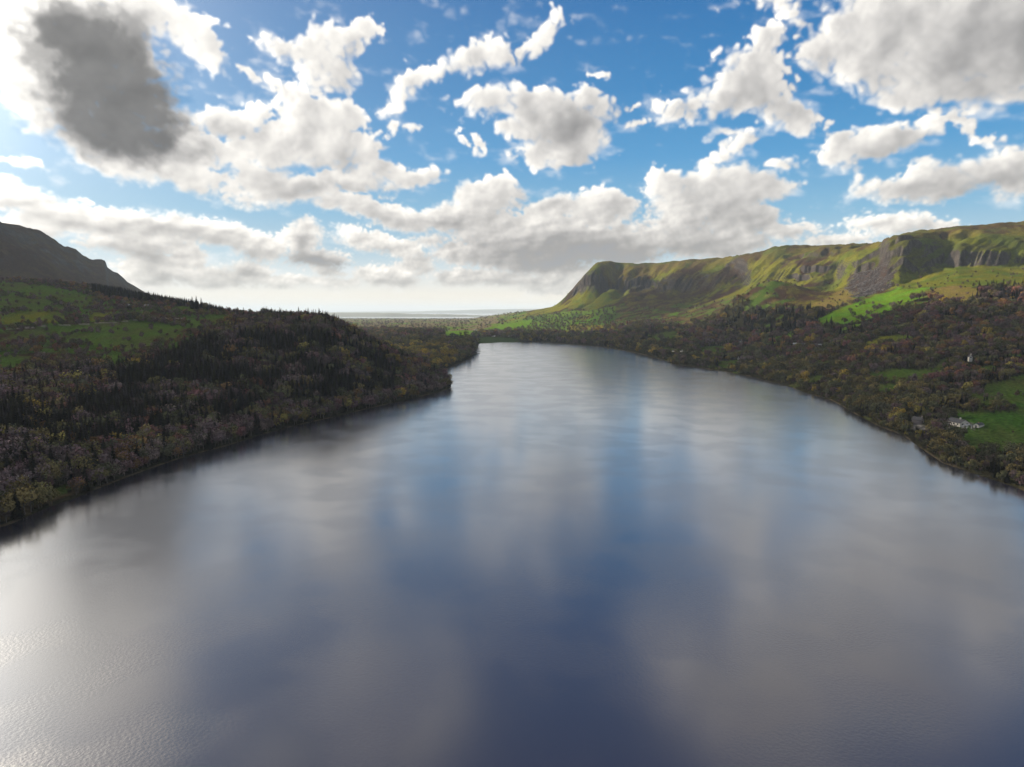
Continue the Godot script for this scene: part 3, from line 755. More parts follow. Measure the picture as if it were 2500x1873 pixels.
# (height, knot number) with the roughness of the real ground
func ground(which: String, x: float, d: float) -> Vector2:
	var s: Dictionary = sheets[which]
	var a := x / d
	var v := profile(s, a, d)
	var kp := v.y
	if which == "r":
		var m := smoothstep(4.9, 6.6, kp) * (1.0 - smoothstep(9.4, 10.5, kp)) * smoothstep(0.04, 0.10, a)
		if m > 0.0:
			var along := 0.567 * x - 0.824 * d
			var across := 0.824 * x + 0.567 * d
			var cliff := smoothstep(6.7, 7.0, kp) * (1.0 - smoothstep(8.0, 8.4, kp))
			var push := 60.0 * n_rib.get_noise_2d(along * 0.0036, across * 0.0016) + 9.0 * n_rib.get_noise_2d(along * 0.012, across * 0.005 + 7.0) + cliff * (34.0 * absf(n_rib.get_noise_2d(along * 0.017, 70.0)) + 10.0 * n_rib.get_noise_2d(along * 0.05, across * 0.01 + 17.0))
			v = profile(s, a, d + m * push * clampf(d / 3200.0, 0.4, 1.0))
			v.x += m * (7.0 * n_warp.get_noise_2d(x * 0.006, d * 0.006) + 3.0 * n_fine.get_noise_2d(x * 0.02, d * 0.02))
			var ter := smoothstep(0.08, 0.34, n_broad.get_noise_2d(along * 0.0023 + 9.0, across * 0.0035)) * smoothstep(6.3, 7.2, kp) * (1.0 - smoothstep(8.3, 8.7, kp))
			if ter > 0.0 and a > 0.17:
				var f := fposmod(v.x / 52.0 + 0.9 * n_rib.get_noise_2d(along * 0.005, across * 0.005 + 50.0), 1.0)
				v.x += 52.0 * (smoothstep(0.40, 0.62, f) - f) * 0.48 * ter
			for g in gullies:
				if g.box.has_point(Vector2(x, d)):
					var o: float = off_line(g.p, Vector2(x, d)) / g.w
					v.x -= g.depth * exp(-o * o)
		var o2 := Vector2(x - 850.0, (d - 2290.0)).length() / 120.0
		v.x += 66.0 * exp(-o2 * o2)
		v.x += smoothstep(1.5, 3.0, kp) * (3.0 * n_warp.get_noise_2d(x * 0.006, d * 0.006) + 0.9 * n_fine.get_noise_2d(x * 0.025, d * 0.025))
	elif which == "l":
		v.x += smoothstep(2.0, 3.2, kp) * (4.0 * n_warp.get_noise_2d(x * 0.008, d * 0.008) + 0.9 * n_fine.get_noise_2d(x * 0.03, d * 0.03))
	else:
		var push2 := 150.0 * n_rib.get_noise_2d(x * 0.0038, d * 0.001) + 30.0 * n_rib.get_noise_2d(x * 0.014, d * 0.004)
		var mm := smoothstep(1.0, 2.5, kp) * (1.0 - smoothstep(4.5, 5.0, kp))
		v = profile(s, a, d + push2 * mm)
		v.x += 8.0 * mm * n_warp.get_noise_2d(x * 0.012, d * 0.012)
		var o3 := off_line(spur, Vector2(x, d)) / 130.0
		v.x += 62.0 * exp(-o3 * o3) * smoothstep(2000.0, 2250.0, d) * mm
	return v


var spur := PackedVector2Array([Vector2(-2150, 2700), Vector2(-1850, 2560), Vector2(-1560, 2330)])


func table(t: Array, x: float) -> float:
	for i in t.size() - 1:
		if x <= t[i + 1][0]:
			return lerpf(t[i][1], t[i + 1][1], clampf((x - t[i][0]) / (t[i + 1][0] - t[i][0]), 0.0, 1.0))
	return t[-1][1]


const WOOD_TOP_SIDE := [[0.02, 3.0], [0.10, 3.15], [0.16, 3.7], [0.25, 4.35], [0.31, 5.1], [0.40, 5.3], [0.46, 4.95], [0.53, 4.75], [0.60, 4.95], [1.60, 5.0]]
const WOOD_TOP_HILL := [[-0.76, 3.55], [-0.60, 3.75], [-0.54, 3.75], [-0.50, 4.05], [-0.45, 4.5], [-0.40, 5.1], [-0.37, 6.0], [-0.345, 9.0], [0.0, 9.0]]


# what covers the ground: g pasture in sun, G lawn, d rough pasture, o olive grass, t tawny grass, b heather, s scree, r reeds, w wood, h scrub, p patchwork, m mountain, k bank
func cover(which: String, x: float, d: float, kp: float) -> String:
	var a := x / d
	var jx := x + 0.012 * d * n_fine.get_noise_2d(x * 0.03, d * 0.03)
	var jd := d + 0.02 * d * n_fine.get_noise_2d(x * 0.03 + 50.0, d * 0.03)
	var v := Vector2(jx, jd)
	for c in covers[which]:
		if c.box.has_point(v) and Geometry2D.is_point_in_polygon(v, c.p):
			return c.kind
	var n := n_broad.get_noise_2d(x * 0.004, d * 0.004)
	if which == "l":
		if kp < 1.15:
			return "k"
		if kp < table(WOOD_TOP_HILL, a) + 0.25 * n:
			return "w"
		return "h"
	if kp < 1.3:
		return "k"
	if a < -0.045:
		return "w" if kp < 3.75 + 0.3 * n else "p"
	if a < 0.02:
		return "w" if kp < 3.3 + 0.3 * n else "p"
	if kp < table(WOOD_TOP_SIDE, a) + 0.3 * n:
		if a > 0.14 and n_warp.get_noise_2d(x * 0.009, d * 0.009) > 0.36:
			return "d"
		return "w"
	if a < 0.15 and kp < 5.9:
		return "p"
	if kp < 6.1 + 0.4 * n:
		return "h"
	return "m"


func patch(x: float, d: float) -> Array:   # (cell value, distance to the field's edge)
	var u := x * 0.0085 + 0.25 * n_warp.get_noise_2d(x * 0.002, d * 0.002)
	var w := d * 0.0048
	return [n_cell.get_noise_2d(u, w), n_edge.get_noise_2d(u, w)]


func ground_color(which: String, x: float, d: float, h: float, kp: float, up: float) -> Color:
	var k := "m" if which == "m" else cover(which, x, d, kp)
	var n := n_broad.get_noise_2d(x * 0.011, d * 0.011)
	var f := n_fine.get_noise_2d(x * 0.06, d * 0.06)
	var c := Color(0.05, 0.045, 0.03)
	var green := Color(0.105, 0.245, 0.014)
	var rough := Color(0.075, 0.135, 0.022)
	var olive := Color(0.165, 0.165, 0.02)
	var tawny := Color(0.20, 0.15, 0.055)
	var heather := Color(0.062, 0.037, 0.026)
	var rock := Color(0.060, 0.054, 0.056)
	match k:
		"g": c = green.lerp(olive, clampf(0.2 + 0.6 * n, 0.0, 0.5))
		"G": c = Color(0.05, 0.13, 0.016).lerp(Color(0.09, 0.12, 0.03), clampf(0.3 + n + 0.5 * f, 0.0, 0.8))
		"d": c = rough.lerp(Color(0.085, 0.088, 0.030), clampf(0.30 + 1.1 * n + 0.5 * f, 0.0, 1.0))
		"o": c = olive.lerp(rough, clampf(0.3 + 0.9 * n + 0.5 * f, 0.0, 0.8))
		"n": c = Color(0.115, 0.085, 0.035).lerp(olive, clampf(0.2 + 0.9 * n + 0.4 * f, 0.0, 0.8))
		"t": c = tawny.lerp(olive, clampf(0.3 + 0.9 * n + 0.5 * f, 0.0, 0.9))
		"b": c = heather.lerp(olive, clampf(0.15 + 0.9 * n + 0.4 * f, 0.0, 0.7))
		"s": c = Color(0.056, 0.050, 0.053).lerp(heather, clampf(0.2 + 0.9 * n + 0.8 * f, 0.0, 0.8))
		"r": c = Color(0.13, 0.095, 0.05) if which == "l" else Color(0.05, 0.085, 0.028)
		"w": c = Color(0.024, 0.021, 0.016).lerp(Color(0.040, 0.042, 0.016), clampf(0.4 + f, 0.0, 1.0))
		"k": c = Color(0.045, 0.042, 0.025).lerp(Color(0.15, 0.12, 0.08), smoothstep(-0.1, 0.25, n_warp.get_noise_2d(x * 0.02, d * 0.02)))
		"h":
			c = rough.lerp(heather, smoothstep(-0.25, 0.15, n)).lerp(tawny, 0.5 * smoothstep(0.05, 0.4, n_warp.get_noise_2d(x * 0.013 + 80.0, d * 0.013)))
			if which == "l":
				c = rough.lerp(heather, smoothstep(-0.1, 0.25, n))
		"p":
			var q := patch(x, d)
			var t: float = q[0]
			c = Color(0.125, 0.205, 0.026) if t > (0.25 if x / d < 0.0 else -0.25) else (olive.lerp(tawny, 0.3) if t > -0.55 else rough)
			if d > 5200.0 or x / d < -0.02:
				c = c.lerp(Color(0.20, 0.15, 0.10), 0.75 if t < 0.45 else 0.0)
		"m":
			var along := 0.567 * x - 0.824 * d
			var across := 0.824 * x + 0.567 * d
			var streak := n_rib.get_noise_2d(along * 0.012, across * 0.003 + 31.0)
			c = olive.lerp(heather, smoothstep(-0.12, 0.16, n_broad.get_noise_2d(x * 0.0035, d * 0.0035) + 0.35 * n + 0.5 * streak)).lerp(Color(0.12, 0.09, 0.035), 0.6 * smoothstep(300.0, 360.0, h))
			c = c.lerp(rough, 0.5 * smoothstep(0.0, 0.4, n_warp.get_noise_2d(x * 0.005, d * 0.005)))
			if x / d > 0.5 and h < 330.0:
				c = c.lerp(Color(0.10, 0.135, 0.02), 0.5)
	if which == "m":
		c = Color(0.062, 0.036, 0.024).lerp(Color(0.082, 0.056, 0.024), smoothstep(-0.1, 0.4, n))
	if which != "l" and (k == "m" or k == "h" or k == "b" or k == "o" or which == "m") and h > 100.0:
		var rk := smoothstep(0.62, 0.48, up + 0.10 * f)
		if x / d > 0.09 and x / d < 0.20 and which == "r":
			rk = maxf(rk, smoothstep(6.85, 7.05, kp) * (1.0 - smoothstep(7.98, 8.1, kp)))
		c = c.lerp(rock.lerp(Color(0.105, 0.096, 0.092), clampf(0.3 + 1.4 * n_rib.get_noise_2d(x * 0.09, h * 0.03), 0.0, 1.0)), rk)
	for l in lines.get(which, []):
		var o: float = off_line(l[1], Vector2(x, d))
		if o < l[0]:
			c = Color(0.30, 0.28, 0.26)
	return c * (1.0 + 0.35 * f)


func materials() -> void:
	var speck := FastNoiseLite.new()
	speck.seed = 5
	speck.frequency = 0.012
	speck.fractal_octaves = 6
	speck.fractal_gain = 0.62
	var grain := NoiseTexture2D.new()
	grain.width = 1024
	grain.height = 1024
	grain.seamless = true
	grain.noise = speck
	var ramp := Gradient.new()
	ramp.set_color(0, Color(0.55, 0.54, 0.52))
	ramp.set_color(1, Color(1, 1, 1))
	grain.color_ramp = ramp
	var bump := NoiseTexture2D.new()
	bump.width = 1024
	bump.height = 1024
	bump.seamless = true
	bump.noise = speck
	var m := StandardMaterial3D.new()
	m.resource_name = "ground"
	m.vertex_color_use_as_albedo = true
	m.albedo_texture = grain
	m.uv1_triplanar = true
	m.uv1_world_triplanar = true
	m.uv1_scale = Vector3.ONE / 70.0
	m.roughness = 0.95
	m.specular_mode = BaseMaterial3D.SPECULAR_DISABLED
	m.heightmap_enabled = true
	m.heightmap_texture = bump
	m.heightmap_scale = 260.0
	mats.ground = m
	var leaf := StandardMaterial3D.new()
	leaf.resource_name = "foliage"
	leaf.vertex_color_use_as_albedo = true
	leaf.roughness = 0.85
	leaf.specular_mode = BaseMaterial3D.SPECULAR_DISABLED
	leaf.backlight_enabled = true
	leaf.backlight = Color(0.35, 0.35, 0.30)
	leaf.cull_mode = BaseMaterial3D.CULL_DISABLED
	mats.leaf = leaf
	for key in [["bark", Color(0.055, 0.045, 0.035)], ["pale_bark", Color(0.42, 0.38, 0.34)], ["white_wall", Color(0.74, 0.71, 0.64)], ["slate", Color(0.045, 0.045, 0.052)], ["stone", Color(0.27, 0.23, 0.22)],
			["glass", Color(0.02, 0.024, 0.03)], ["paint", Color(0.78, 0.80, 0.82)], ["grey_sheet", Color(0.30, 0.32, 0.35)], ["rust", Color(0.20, 0.08, 0.05)], ["wool", Color(0.62, 0.58, 0.50)], ["black", Color(0.02, 0.02, 0.02)],
			["tarmac", Color(0.10, 0.10, 0.105)], ["far_land", Color(0.05, 0.06, 0.035)], ["scree", Color(0.065, 0.059, 0.062)]]:
		var s := StandardMaterial3D.new()
		s.resource_name = key[0]
		s.albedo_color = (key[1] as Color).linear_to_srgb()
		s.roughness = 0.15 if key[0] == "glass" else 0.8
		if key[0] in ["white_wall", "slate", "stone", "grey_sheet", "tarmac"]:
			s.albedo_texture = grain
			s.uv1_triplanar = true
			s.uv1_world_triplanar = true
			s.uv1_scale = Vector3.ONE / 5.0
		mats[key[0]] = s


func sheet_mesh(which: String, n_cols: int, rows: Array) -> ArrayMesh:
	var s: Dictionary = sheets[which]
	var per := 1
	for r in rows:
		per += r
	var pos := PackedVector3Array()
	var kps := PackedFloat32Array()
	pos.resize(n_cols * per)
	kps.resize(n_cols * per)
	for i in n_cols:
		var a: float = lerpf(s.a0, s.a1, i / (n_cols - 1.0))
		var t: float = i / (n_cols - 1.0) * (s.n - 1)
		var c := mini(int(t), s.n - 2)
		t -= c
		var p: PackedFloat32Array = s.rows[c]
		var q: PackedFloat32Array = s.rows[c + 1]
		var at := i * per
		for j in rows.size():
			var d0 := lerpf(p[2 * j], q[2 * j], t)
			var d1 := lerpf(p[2 * j + 2], q[2 * j + 2], t)
			for r in rows[j] + (1 if j == rows.size() - 1 else 0):
				var d := lerpf(d0, d1, float(r) / rows[j])
				var v := ground(which, a * d, d)
				pos[at] = Vector3(a * d, v.x, -d)
				kps[at] = v.y
				at += 1
	var nor := PackedVector3Array()
	var col := PackedColorArray()
	nor.resize(pos.size())
	col.resize(pos.size())
	for i in n_cols:
		for j in per:
			var at := i * per + j
			var e := pos[mini(i + 1, n_cols - 1) * per + j] - pos[maxi(i - 1, 0) * per + j]
			var f := pos[i * per + mini(j + 1, per - 1)] - pos[i * per + maxi(j - 1, 0)]
			var n := e.cross(f)
			n = n.normalized() if n.length_squared() > 1e-9 else Vector3.UP
			nor[at] = n if n.y > 0.0 else -n
			col[at] = ground_color(which, pos[at].x, -pos[at].z, pos[at].y, kps[at], nor[at].y)
	var idx := PackedInt32Array()
	for i in n_cols - 1:
		for j in per - 1:
			var b := i * per + j
			idx.append_array([b, b + 1, b + per, b + per, b + 1, b + per + 1])
	return arrays(pos, nor, col, idx, mats.ground)


func arrays(pos: PackedVector3Array, nor: PackedVector3Array, col: PackedColorArray, idx: PackedInt32Array, m: Material) -> ArrayMesh:
	var a := []
	a.resize(Mesh.ARRAY_MAX)
	a[Mesh.ARRAY_VERTEX] = pos
	a[Mesh.ARRAY_NORMAL] = nor
	if col.size():
		a[Mesh.ARRAY_COLOR] = col
	a[Mesh.ARRAY_INDEX] = idx
	var mesh := ArrayMesh.new()
	mesh.add_surface_from_arrays(Mesh.PRIMITIVE_TRIANGLES, a)
	mesh.surface_set_material(0, m)
	return mesh


func numbered(called: String) -> String:
	used[called] = used.get(called, -1) + 1
	return called if used[called] == 0 else "%s_%03d" % [called, used[called]]


func put(called: String, mesh: Mesh, parent: Node = self) -> MeshInstance3D:
	var o := MeshInstance3D.new()
	o.name = numbered(called) if parent == self else called
	o.mesh = mesh
	parent.add_child(o, true)
	return o


func structure(o: Node, label: String) -> void:
	o.set_meta("kind", "structure")
	o.set_meta("label", label)


func tag(o: Node, label: String, category: String, group := "") -> void:
	o.set_meta("label", label)
	o.set_meta("category", category)
	if group:
		o.set_meta("group", group)


func thing(called: String, at: Vector3, turn := 0.0) -> Node3D:
	var o := Node3D.new()
	o.name = numbered(called)
	o.position = at
	o.rotation.y = turn
	add_child(o)
	return o


func build_ground() -> void:
	for g in GULLIES:
		var p := poly(g[2])
		var r := Rect2(p[0], Vector2.ZERO)
		for v in p:
			r = r.expand(v)
		gullies.append({"p": p, "w": g[0], "depth": g[1], "box": r.grow(g[0] * 2.5)})
	structure(put("hill", sheet_mesh("l", 860, [2, 3, 30, 46, 40, 44, 24, 12])), "wooded hill with pastures rising from the shore beside the lake")
	structure(put("mountain", sheet_mesh("m", 640, [4, 24, 50, 50, 30, 6])), "dark bare mountain falling in a cliffed nose behind the pastures")
	structure(put("valley_side", sheet_mesh("r", 1300, [2, 3, 26, 44, 56, 48, 46, 40, 44, 10, 5])), "valley side of woods, fields and cliffs under a long flat-topped mountain")


func plane(x0: float, x1: float, z0: float, z1: float, y: float, uv: float) -> ArrayMesh:
	var a := []
	a.resize(Mesh.ARRAY_MAX)
	a[Mesh.ARRAY_VERTEX] = PackedVector3Array([Vector3(x0, y, z0), Vector3(x1, y, z0), Vector3(x1, y, z1), Vector3(x0, y, z1)])
	a[Mesh.ARRAY_NORMAL] = PackedVector3Array([Vector3.UP, Vector3.UP, Vector3.UP, Vector3.UP])
	a[Mesh.ARRAY_TANGENT] = PackedFloat32Array([1, 0, 0, 1, 1, 0, 0, 1, 1, 0, 0, 1, 1, 0, 0, 1])
	a[Mesh.ARRAY_TEX_UV] = PackedVector2Array([Vector2(x0, z0) * uv, Vector2(x1, z0) * uv, Vector2(x1, z1) * uv, Vector2(x0, z1) * uv])
	a[Mesh.ARRAY_INDEX] = PackedInt32Array([0, 3, 1, 1, 3, 2])
	var m := ArrayMesh.new()
	m.add_surface_from_arrays(Mesh.PRIMITIVE_TRIANGLES, a)
	return m


func build_water() -> void:
	var wave := FastNoiseLite.new()
	wave.seed = 77
	wave.frequency = 0.12
	wave.fractal_octaves = 3
	wave.noise_type = FastNoiseLite.TYPE_SIMPLEX_SMOOTH
	var n := 2048
	var a := wave.get_seamless_image(n, n, false, false, 0.12, true).get_data()
	wave.frequency = 0.0026
	wave.fractal_octaves = 3
	var b := wave.get_seamless_image(n, n, false, false, 0.2, true).get_data()
	var out := PackedByteArray()
	out.resize(n * n)
	for i in n * n:
		out[i] = int(128.0 + (a[i] - 128) * (0.2 + 0.8 * smoothstep(80.0, 175.0, b[i])))
	var im := Image.create_from_data(n, n, false, Image.FORMAT_L8, out)
	im.bump_map_to_normal_map(2.0)
	var m := StandardMaterial3D.new()
	m.resource_name = "lake_water"
	m.albedo_color = Color(0.013, 0.012, 0.021).linear_to_srgb()
	m.roughness = 0.26
	m.metallic_specular = 0.62
	m.normal_enabled = true
	m.normal_texture = ImageTexture.create_from_image(im)
	var lanes := PackedByteArray()
	lanes.resize(n * n)
	for i in n * n:
		lanes[i] = int(165.0 + 90.0 * smoothstep(90.0, 170.0, b[i]))
	m.roughness_texture = ImageTexture.create_from_image(Image.create_from_data(n, n, false, Image.FORMAT_L8, lanes))
	m.normal_scale = 0.19
	m.clearcoat_enabled = true
	m.clearcoat = 1.0
	m.clearcoat_roughness = 0.16
	var lake := put("lake", plane(-1700, 1700, 900, -2950, 0.0, 1.0 / 340.0))
	lake.mesh.surface_set_material(0, m)
	structure(lake, "long dark lake with a rippled surface that mirrors the clouds")
	var ms := m.duplicate() as StandardMaterial3D
	ms.resource_name = "sea_water"
	ms.roughness = 0.12
	ms.normal_enabled = false
	ms.roughness_texture = null
	var sea := put("sea", plane(-60000, 60000, 3000, -62000, -20.0, 0.001))
	sea.mesh.surface_set_material(0, ms)
	structure(sea, "pale strip of sea along the horizon beyond the plain")
	far_land("peninsula", "low wooded peninsula lying in the bay beyond the plain", [[-5200, 15500, 30], [-4300, 15300, 62], [-3600, 15200, 66], [-2700, 15000, 58], [-2100, 15000, 40], [-1500, 14900, 34], [-700, 14800, 12], [-100, 14700, -19]], 900.0)
	far_land("headland", "faint blue headland on the far side of the bay", [[-12000, 34000, 20], [-5000, 33500, 70], [-3500, 33500, 110], [-1000, 33000, 170], [900, 32500, 190], [2500, 32000, 160], [4500, 32000, 110], [9000, 32000, 130]], 2500.0)


func far_land(called: String, label: String, line: Array, width: float) -> void:
	var pos := PackedVector3Array()
	var idx := PackedInt32Array()
	var cols := 160
	var per := 9
	for i in cols:
		var t: float = i / (cols - 1.0) * (line.size() - 1)
		var j := mini(int(t), line.size() - 2)
		t -= j
		var c := Vector3(lerpf(line[j][0], line[j + 1][0], t), lerpf(line[j][2], line[j + 1][2], smoothstep(0, 1, t)), -lerpf(line[j][1], line[j + 1][1], t))
		for k in per:
			var u := k / (per - 1.0)
			var h := sin(PI * u) * (c.y + 24.0) + (6.0 * n_fine.get_noise_2d(c.x * 0.004, u * 3.0) if k > 0 and k < per - 1 else 0.0)
			pos.append(Vector3(c.x, -24.0 + maxf(0.0, h), c.z + width * (0.5 - u)))
	for i in cols - 1:
		for k in per - 1:
			var b := i * per + k
			idx.append_array([b, b + per, b + 1, b + per, b + per + 1, b + 1])
	var st := SurfaceTool.new()
	st.begin(Mesh.PRIMITIVE_TRIANGLES)
	for i in idx:
		st.set_smooth_group(0)
		st.add_vertex(pos[i])
	st.generate_normals()
	st.set_material(mats.far_land)
	structure(put(called, st.commit()), label)


# ---------------------------------------------------------------- cloudlike occluders added out of view towards the sun to shade the valley
func build_cloud_occluders(sun_dir: Vector3) -> void:
	var m := StandardMaterial3D.new()
	m.resource_name = "cloud_occluder"
	m.albedo_color = Color(0.93, 0.93, 0.93)
	m.roughness = 1.0
	m.metallic_specular = 0.0
	m.transparency = BaseMaterial3D.TRANSPARENCY_ALPHA
	m.albedo_color.a = 0.5
	# shaded ground: x, d, half width, half length, turn in degrees
	for c in [[440.0, 1300.0, 520.0, 1500.0, 20.0, "broad cloudlike occluder added out of view to shade the lower valley side"], [-720.0, 880.0, 720.0, 700.0, 0.0, "round cloudlike occluder added out of view to shade the wooded hill"], [820.0, 3150.0, 330.0, 380.0, 40.0, "small cloudlike occluder added out of view to shade the heather slope"], [1160.0, 2990.0, 230.0, 260.0, 30.0, "smallest cloudlike occluder added out of view to shade the mountain hollow"]]:
		var base := SphereMesh.new()
		base.radial_segments = 48
		base.rings = 24
		base.radius = 1.0
		base.height = 2.0
		var arr := base.get_mesh_arrays()
		var v: PackedVector3Array = arr[Mesh.ARRAY_VERTEX]
		for i in v.size():
			var p := v[i]
			var r := 1.0 + 0.35 * n_broad.get_noise_3d(p.x * 1.4 + c[0], p.y * 1.4, p.z * 1.4) + 0.12 * n_fine.get_noise_3d(p.x * 5.0, p.y * 5.0, p.z * 5.0 + c[1])
			p *= r
			v[i] = Vector3(p.x * c[2], p.y * 90.0, p.z * c[3])
		arr[Mesh.ARRAY_VERTEX] = v
		arr[Mesh.ARRAY_TANGENT] = null
		var mesh := ArrayMesh.new()
		mesh.add_surface_from_arrays(Mesh.PRIMITIVE_TRIANGLES, arr)
		mesh.surface_set_material(0, m)
		var o := put("cloud_occluder", mesh)
		o.position = Vector3(c[0], 40.0, -c[1]) + sun_dir * 15000.0
		o.rotation.y = deg_to_rad(c[4])
		o.set_meta("label", c[5])
		o.set_meta("kind", "structure")


# ---------------------------------------------------------------- trees
func clump(st: SurfaceTool, c: Vector3, out: Vector3, r: float, shade: float) -> void:
	var ax := Vector3(rng.randfn(), rng.randfn(), rng.randfn()).normalized()
	var n := (out * 1.1 + ax * 0.9).normalized()
	var u := n.cross(ax).normalized()
	var w := n.cross(u)
	var nn := (out * 0.8 + n * 0.5 + Vector3.UP * 0.2).normalized()
	var p: Array[Vector3] = []
	var k := 5
	for i in k:
		var t := TAU * i / k + rng.randf() * 0.7
		p.append(c + (u * cos(t) + w * sin(t)) * r * rng.randf_range(0.65, 1.2))
	for i in range(1, k - 1):
		for q: Vector3 in [p[0], p[i + 1], p[i]]:
			st.set_normal(nn)
			st.set_color(Color(shade, shade, shade))
			st.add_vertex(q)


func limb(st: SurfaceTool, a: Vector3, b: Vector3, r0: float, r1: float, sides := 5) -> void:
	var n := (b - a).normalized()
	var u := n.cross(Vector3(0.3, 0.2, 1.0)).normalized()
	var w := n.cross(u)
	for i in sides:
		var d0 := u * cos(TAU * i / sides) + w * sin(TAU * i / sides)
		var d1 := u * cos(TAU * (i + 1) / sides) + w * sin(TAU * (i + 1) / sides)
		for q in [[a, d0, r0], [b, d1, r1], [a, d1, r0], [a, d0, r0], [b, d0, r1], [b, d1, r1]]:
			st.set_normal(q[1])
			st.set_color(Color.WHITE)
			st.add_vertex(q[0] + q[1] * q[2])


# every tree model is about 10 m tall; returns [crown mesh, trunk mesh]
func broadleaf(seed_: int, bushy: bool) -> Array:
	rng.seed = seed_
	var st := SurfaceTool.new()
	st.begin(Mesh.PRIMITIVE_TRIANGLES)
	var tr := SurfaceTool.new()
	tr.begin(Mesh.PRIMITIVE_TRIANGLES)
	var top := 10.0
	var foot := 0.4 if bushy else 2.2
	limb(tr, Vector3(0, -1.5, 0), Vector3(rng.randfn() * 0.2, 4.5, rng.randfn() * 0.2), 0.32, 0.2)
	var lobes := []
	for i in 11:
		var t := rng.randf() * TAU
		var y := lerpf(foot + 1.6, top - 1.9, (i + rng.randf()) / 11.0)
		var wide := 3.3 * sin(PI * clampf((y - foot + 0.8) / (top - foot + 0.8), 0.05, 0.95)) * rng.randf_range(0.75, 1.25)
		var c := Vector3(cos(t) * wide, y, sin(t) * wide)
		lobes.append([c, rng.randf_range(1.5, 2.5)])
		limb(tr, Vector3(0, minf(y * 0.5, 4.0), 0), c, 0.14, 0.04, 4)
	for l in lobes:
		var shade0 := rng.randf_range(0.75, 1.15)
		for i in 52:
			var o := Vector3(rng.randfn(), rng.randfn(), rng.randfn()).normalized()
			if o.y < -0.6:
				continue
			clump(st, l[0] + o * l[1] * rng.randf_range(0.65, 1.08), o, rng.randf_range(0.30, 0.60), shade0 * rng.randf_range(0.65, 1.35))
	return finish(st, tr)


func bare(seed_: int) -> Array:
	rng.seed = seed_
	var st := SurfaceTool.new()
	st.begin(Mesh.PRIMITIVE_TRIANGLES)
	var tr := SurfaceTool.new()
	tr.begin(Mesh.PRIMITIVE_TRIANGLES)
	limb(tr, Vector3(0, -1.5, 0), Vector3(0.1, 5.0, 0.1), 0.3, 0.16)
	for i in 13:
		var t := rng.randf() * TAU
		var y := rng.randf_range(2.4, 5.0)
		var e := Vector3(cos(t) * rng.randf_range(1.2, 2.9), y + rng.randf_range(1.5, 4.2), sin(t) * rng.randf_range(1.2, 2.9))
		limb(tr, Vector3(0, y * 0.8, 0), e, 0.13, 0.04, 4)
		for j in 30:
			var b := Vector3(0, y * 0.8, 0).lerp(e, rng.randf_range(0.45, 1.05))
			var o := (Vector3(rng.randfn(), rng.randfn() * 0.7 + 0.6, rng.randfn())).normalized()
			var len_ := rng.randf_range(0.7, 1.8)
			var side := o.cross(Vector3(rng.randfn(), rng.randfn(), rng.randfn())).normalized() * rng.randf_range(0.07, 0.17)
			var s := rng.randf_range(0.7, 1.25)
			for q: Vector3 in [b - side, b + o * len_, b + side]:
				st.set_normal((o + Vector3.UP * 0.5).normalized())
				st.set_color(Color(s, s, s))
				st.add_vertex(q)
	return finish(st, tr)


func conifer(seed_: int, thin: float) -> Array:
	rng.seed = seed_
	var st := SurfaceTool.new()
	st.begin(Mesh.PRIMITIVE_TRIANGLES)
	var tr := SurfaceTool.new()
	tr.begin(Mesh.PRIMITIVE_TRIANGLES)
	limb(tr, Vector3(0, -1.5, 0), Vector3(0, 9.6, 0), 0.2, 0.03)
	var y := 0.9
	while y < 9.9:
		var r := (2.05 * pow(1.0 - y / 10.3, 0.8) + 0.12) * thin
		var n := int(7 + 6.0 * r)
		for i in n:
			var t := TAU * (i + rng.randf()) / n
			var o := Vector3(cos(t), 0, sin(t))
			var l := r * rng.randf_range(0.72, 1.22)
			var droop := rng.randf_range(0.15, 0.5) * l
			var side := Vector3(-o.z, 0, o.x) * l * rng.randf_range(0.22, 0.36)
			var s := rng.randf_range(0.6, 1.4)
			var nn := (o * 0.8 + Vector3.UP * 0.7).normalized()
			var root := Vector3(0, y + 0.2, 0)
			var tip := o * l + Vector3(0, y - droop, 0)
			var mid := o * l * 0.55 + Vector3(0, y - droop * 0.3, 0)
			for q: Vector3 in [root, mid + side, tip, root, tip, mid - side]:
				st.set_normal(nn)
				st.set_color(Color(s, s, s))
				st.add_vertex(q)
		y += rng.randf_range(0.38, 0.55)
	return finish(st, tr)


func finish(st: SurfaceTool, tr: SurfaceTool) -> Array:
	st.set_material(mats.leaf)
	tr.set_material(mats.bark)
	return [st.commit(), tr.commit()]


func both(pair: Array) -> ArrayMesh:
	var m := ArrayMesh.new()
	for k in 2:
		m.add_surface_from_arrays(Mesh.PRIMITIVE_TRIANGLES, pair[k].surface_get_arrays(0))
		m.surface_set_material(k, pair[k].surface_get_material(0))
	return m


var forms := {}
var spots := []   # [form, variant, position, size, turn, tint, tint name, zone]

const TINTS := {
	"spruce": [[Color(0.034, 0.036, 0.037), "dark green"], [Color(0.052, 0.048, 0.060), "blue-grey"], [Color(0.036, 0.038, 0.026), "dull green"]],
	"grey": [[Color(0.088, 0.064, 0.068), "grey-brown"], [Color(0.088, 0.054, 0.058), "purple-brown"], [Color(0.095, 0.072, 0.066), "pale brown"]],
	"rust": [[Color(0.130, 0.062, 0.046), "rust-red"], [Color(0.140, 0.082, 0.036), "orange-brown"], [Color(0.105, 0.050, 0.052), "deep red"]],
	"gold": [[Color(0.22, 0.155, 0.034), "golden"], [Color(0.19, 0.16, 0.045), "yellow"]],
	"olive": [[Color(0.090, 0.080, 0.034), "olive"], [Color(0.070, 0.072, 0.036), "dull green"], [Color(0.108, 0.086, 0.036), "bronze"], [Color(0.056, 0.055, 0.034), "dark olive"]],
}


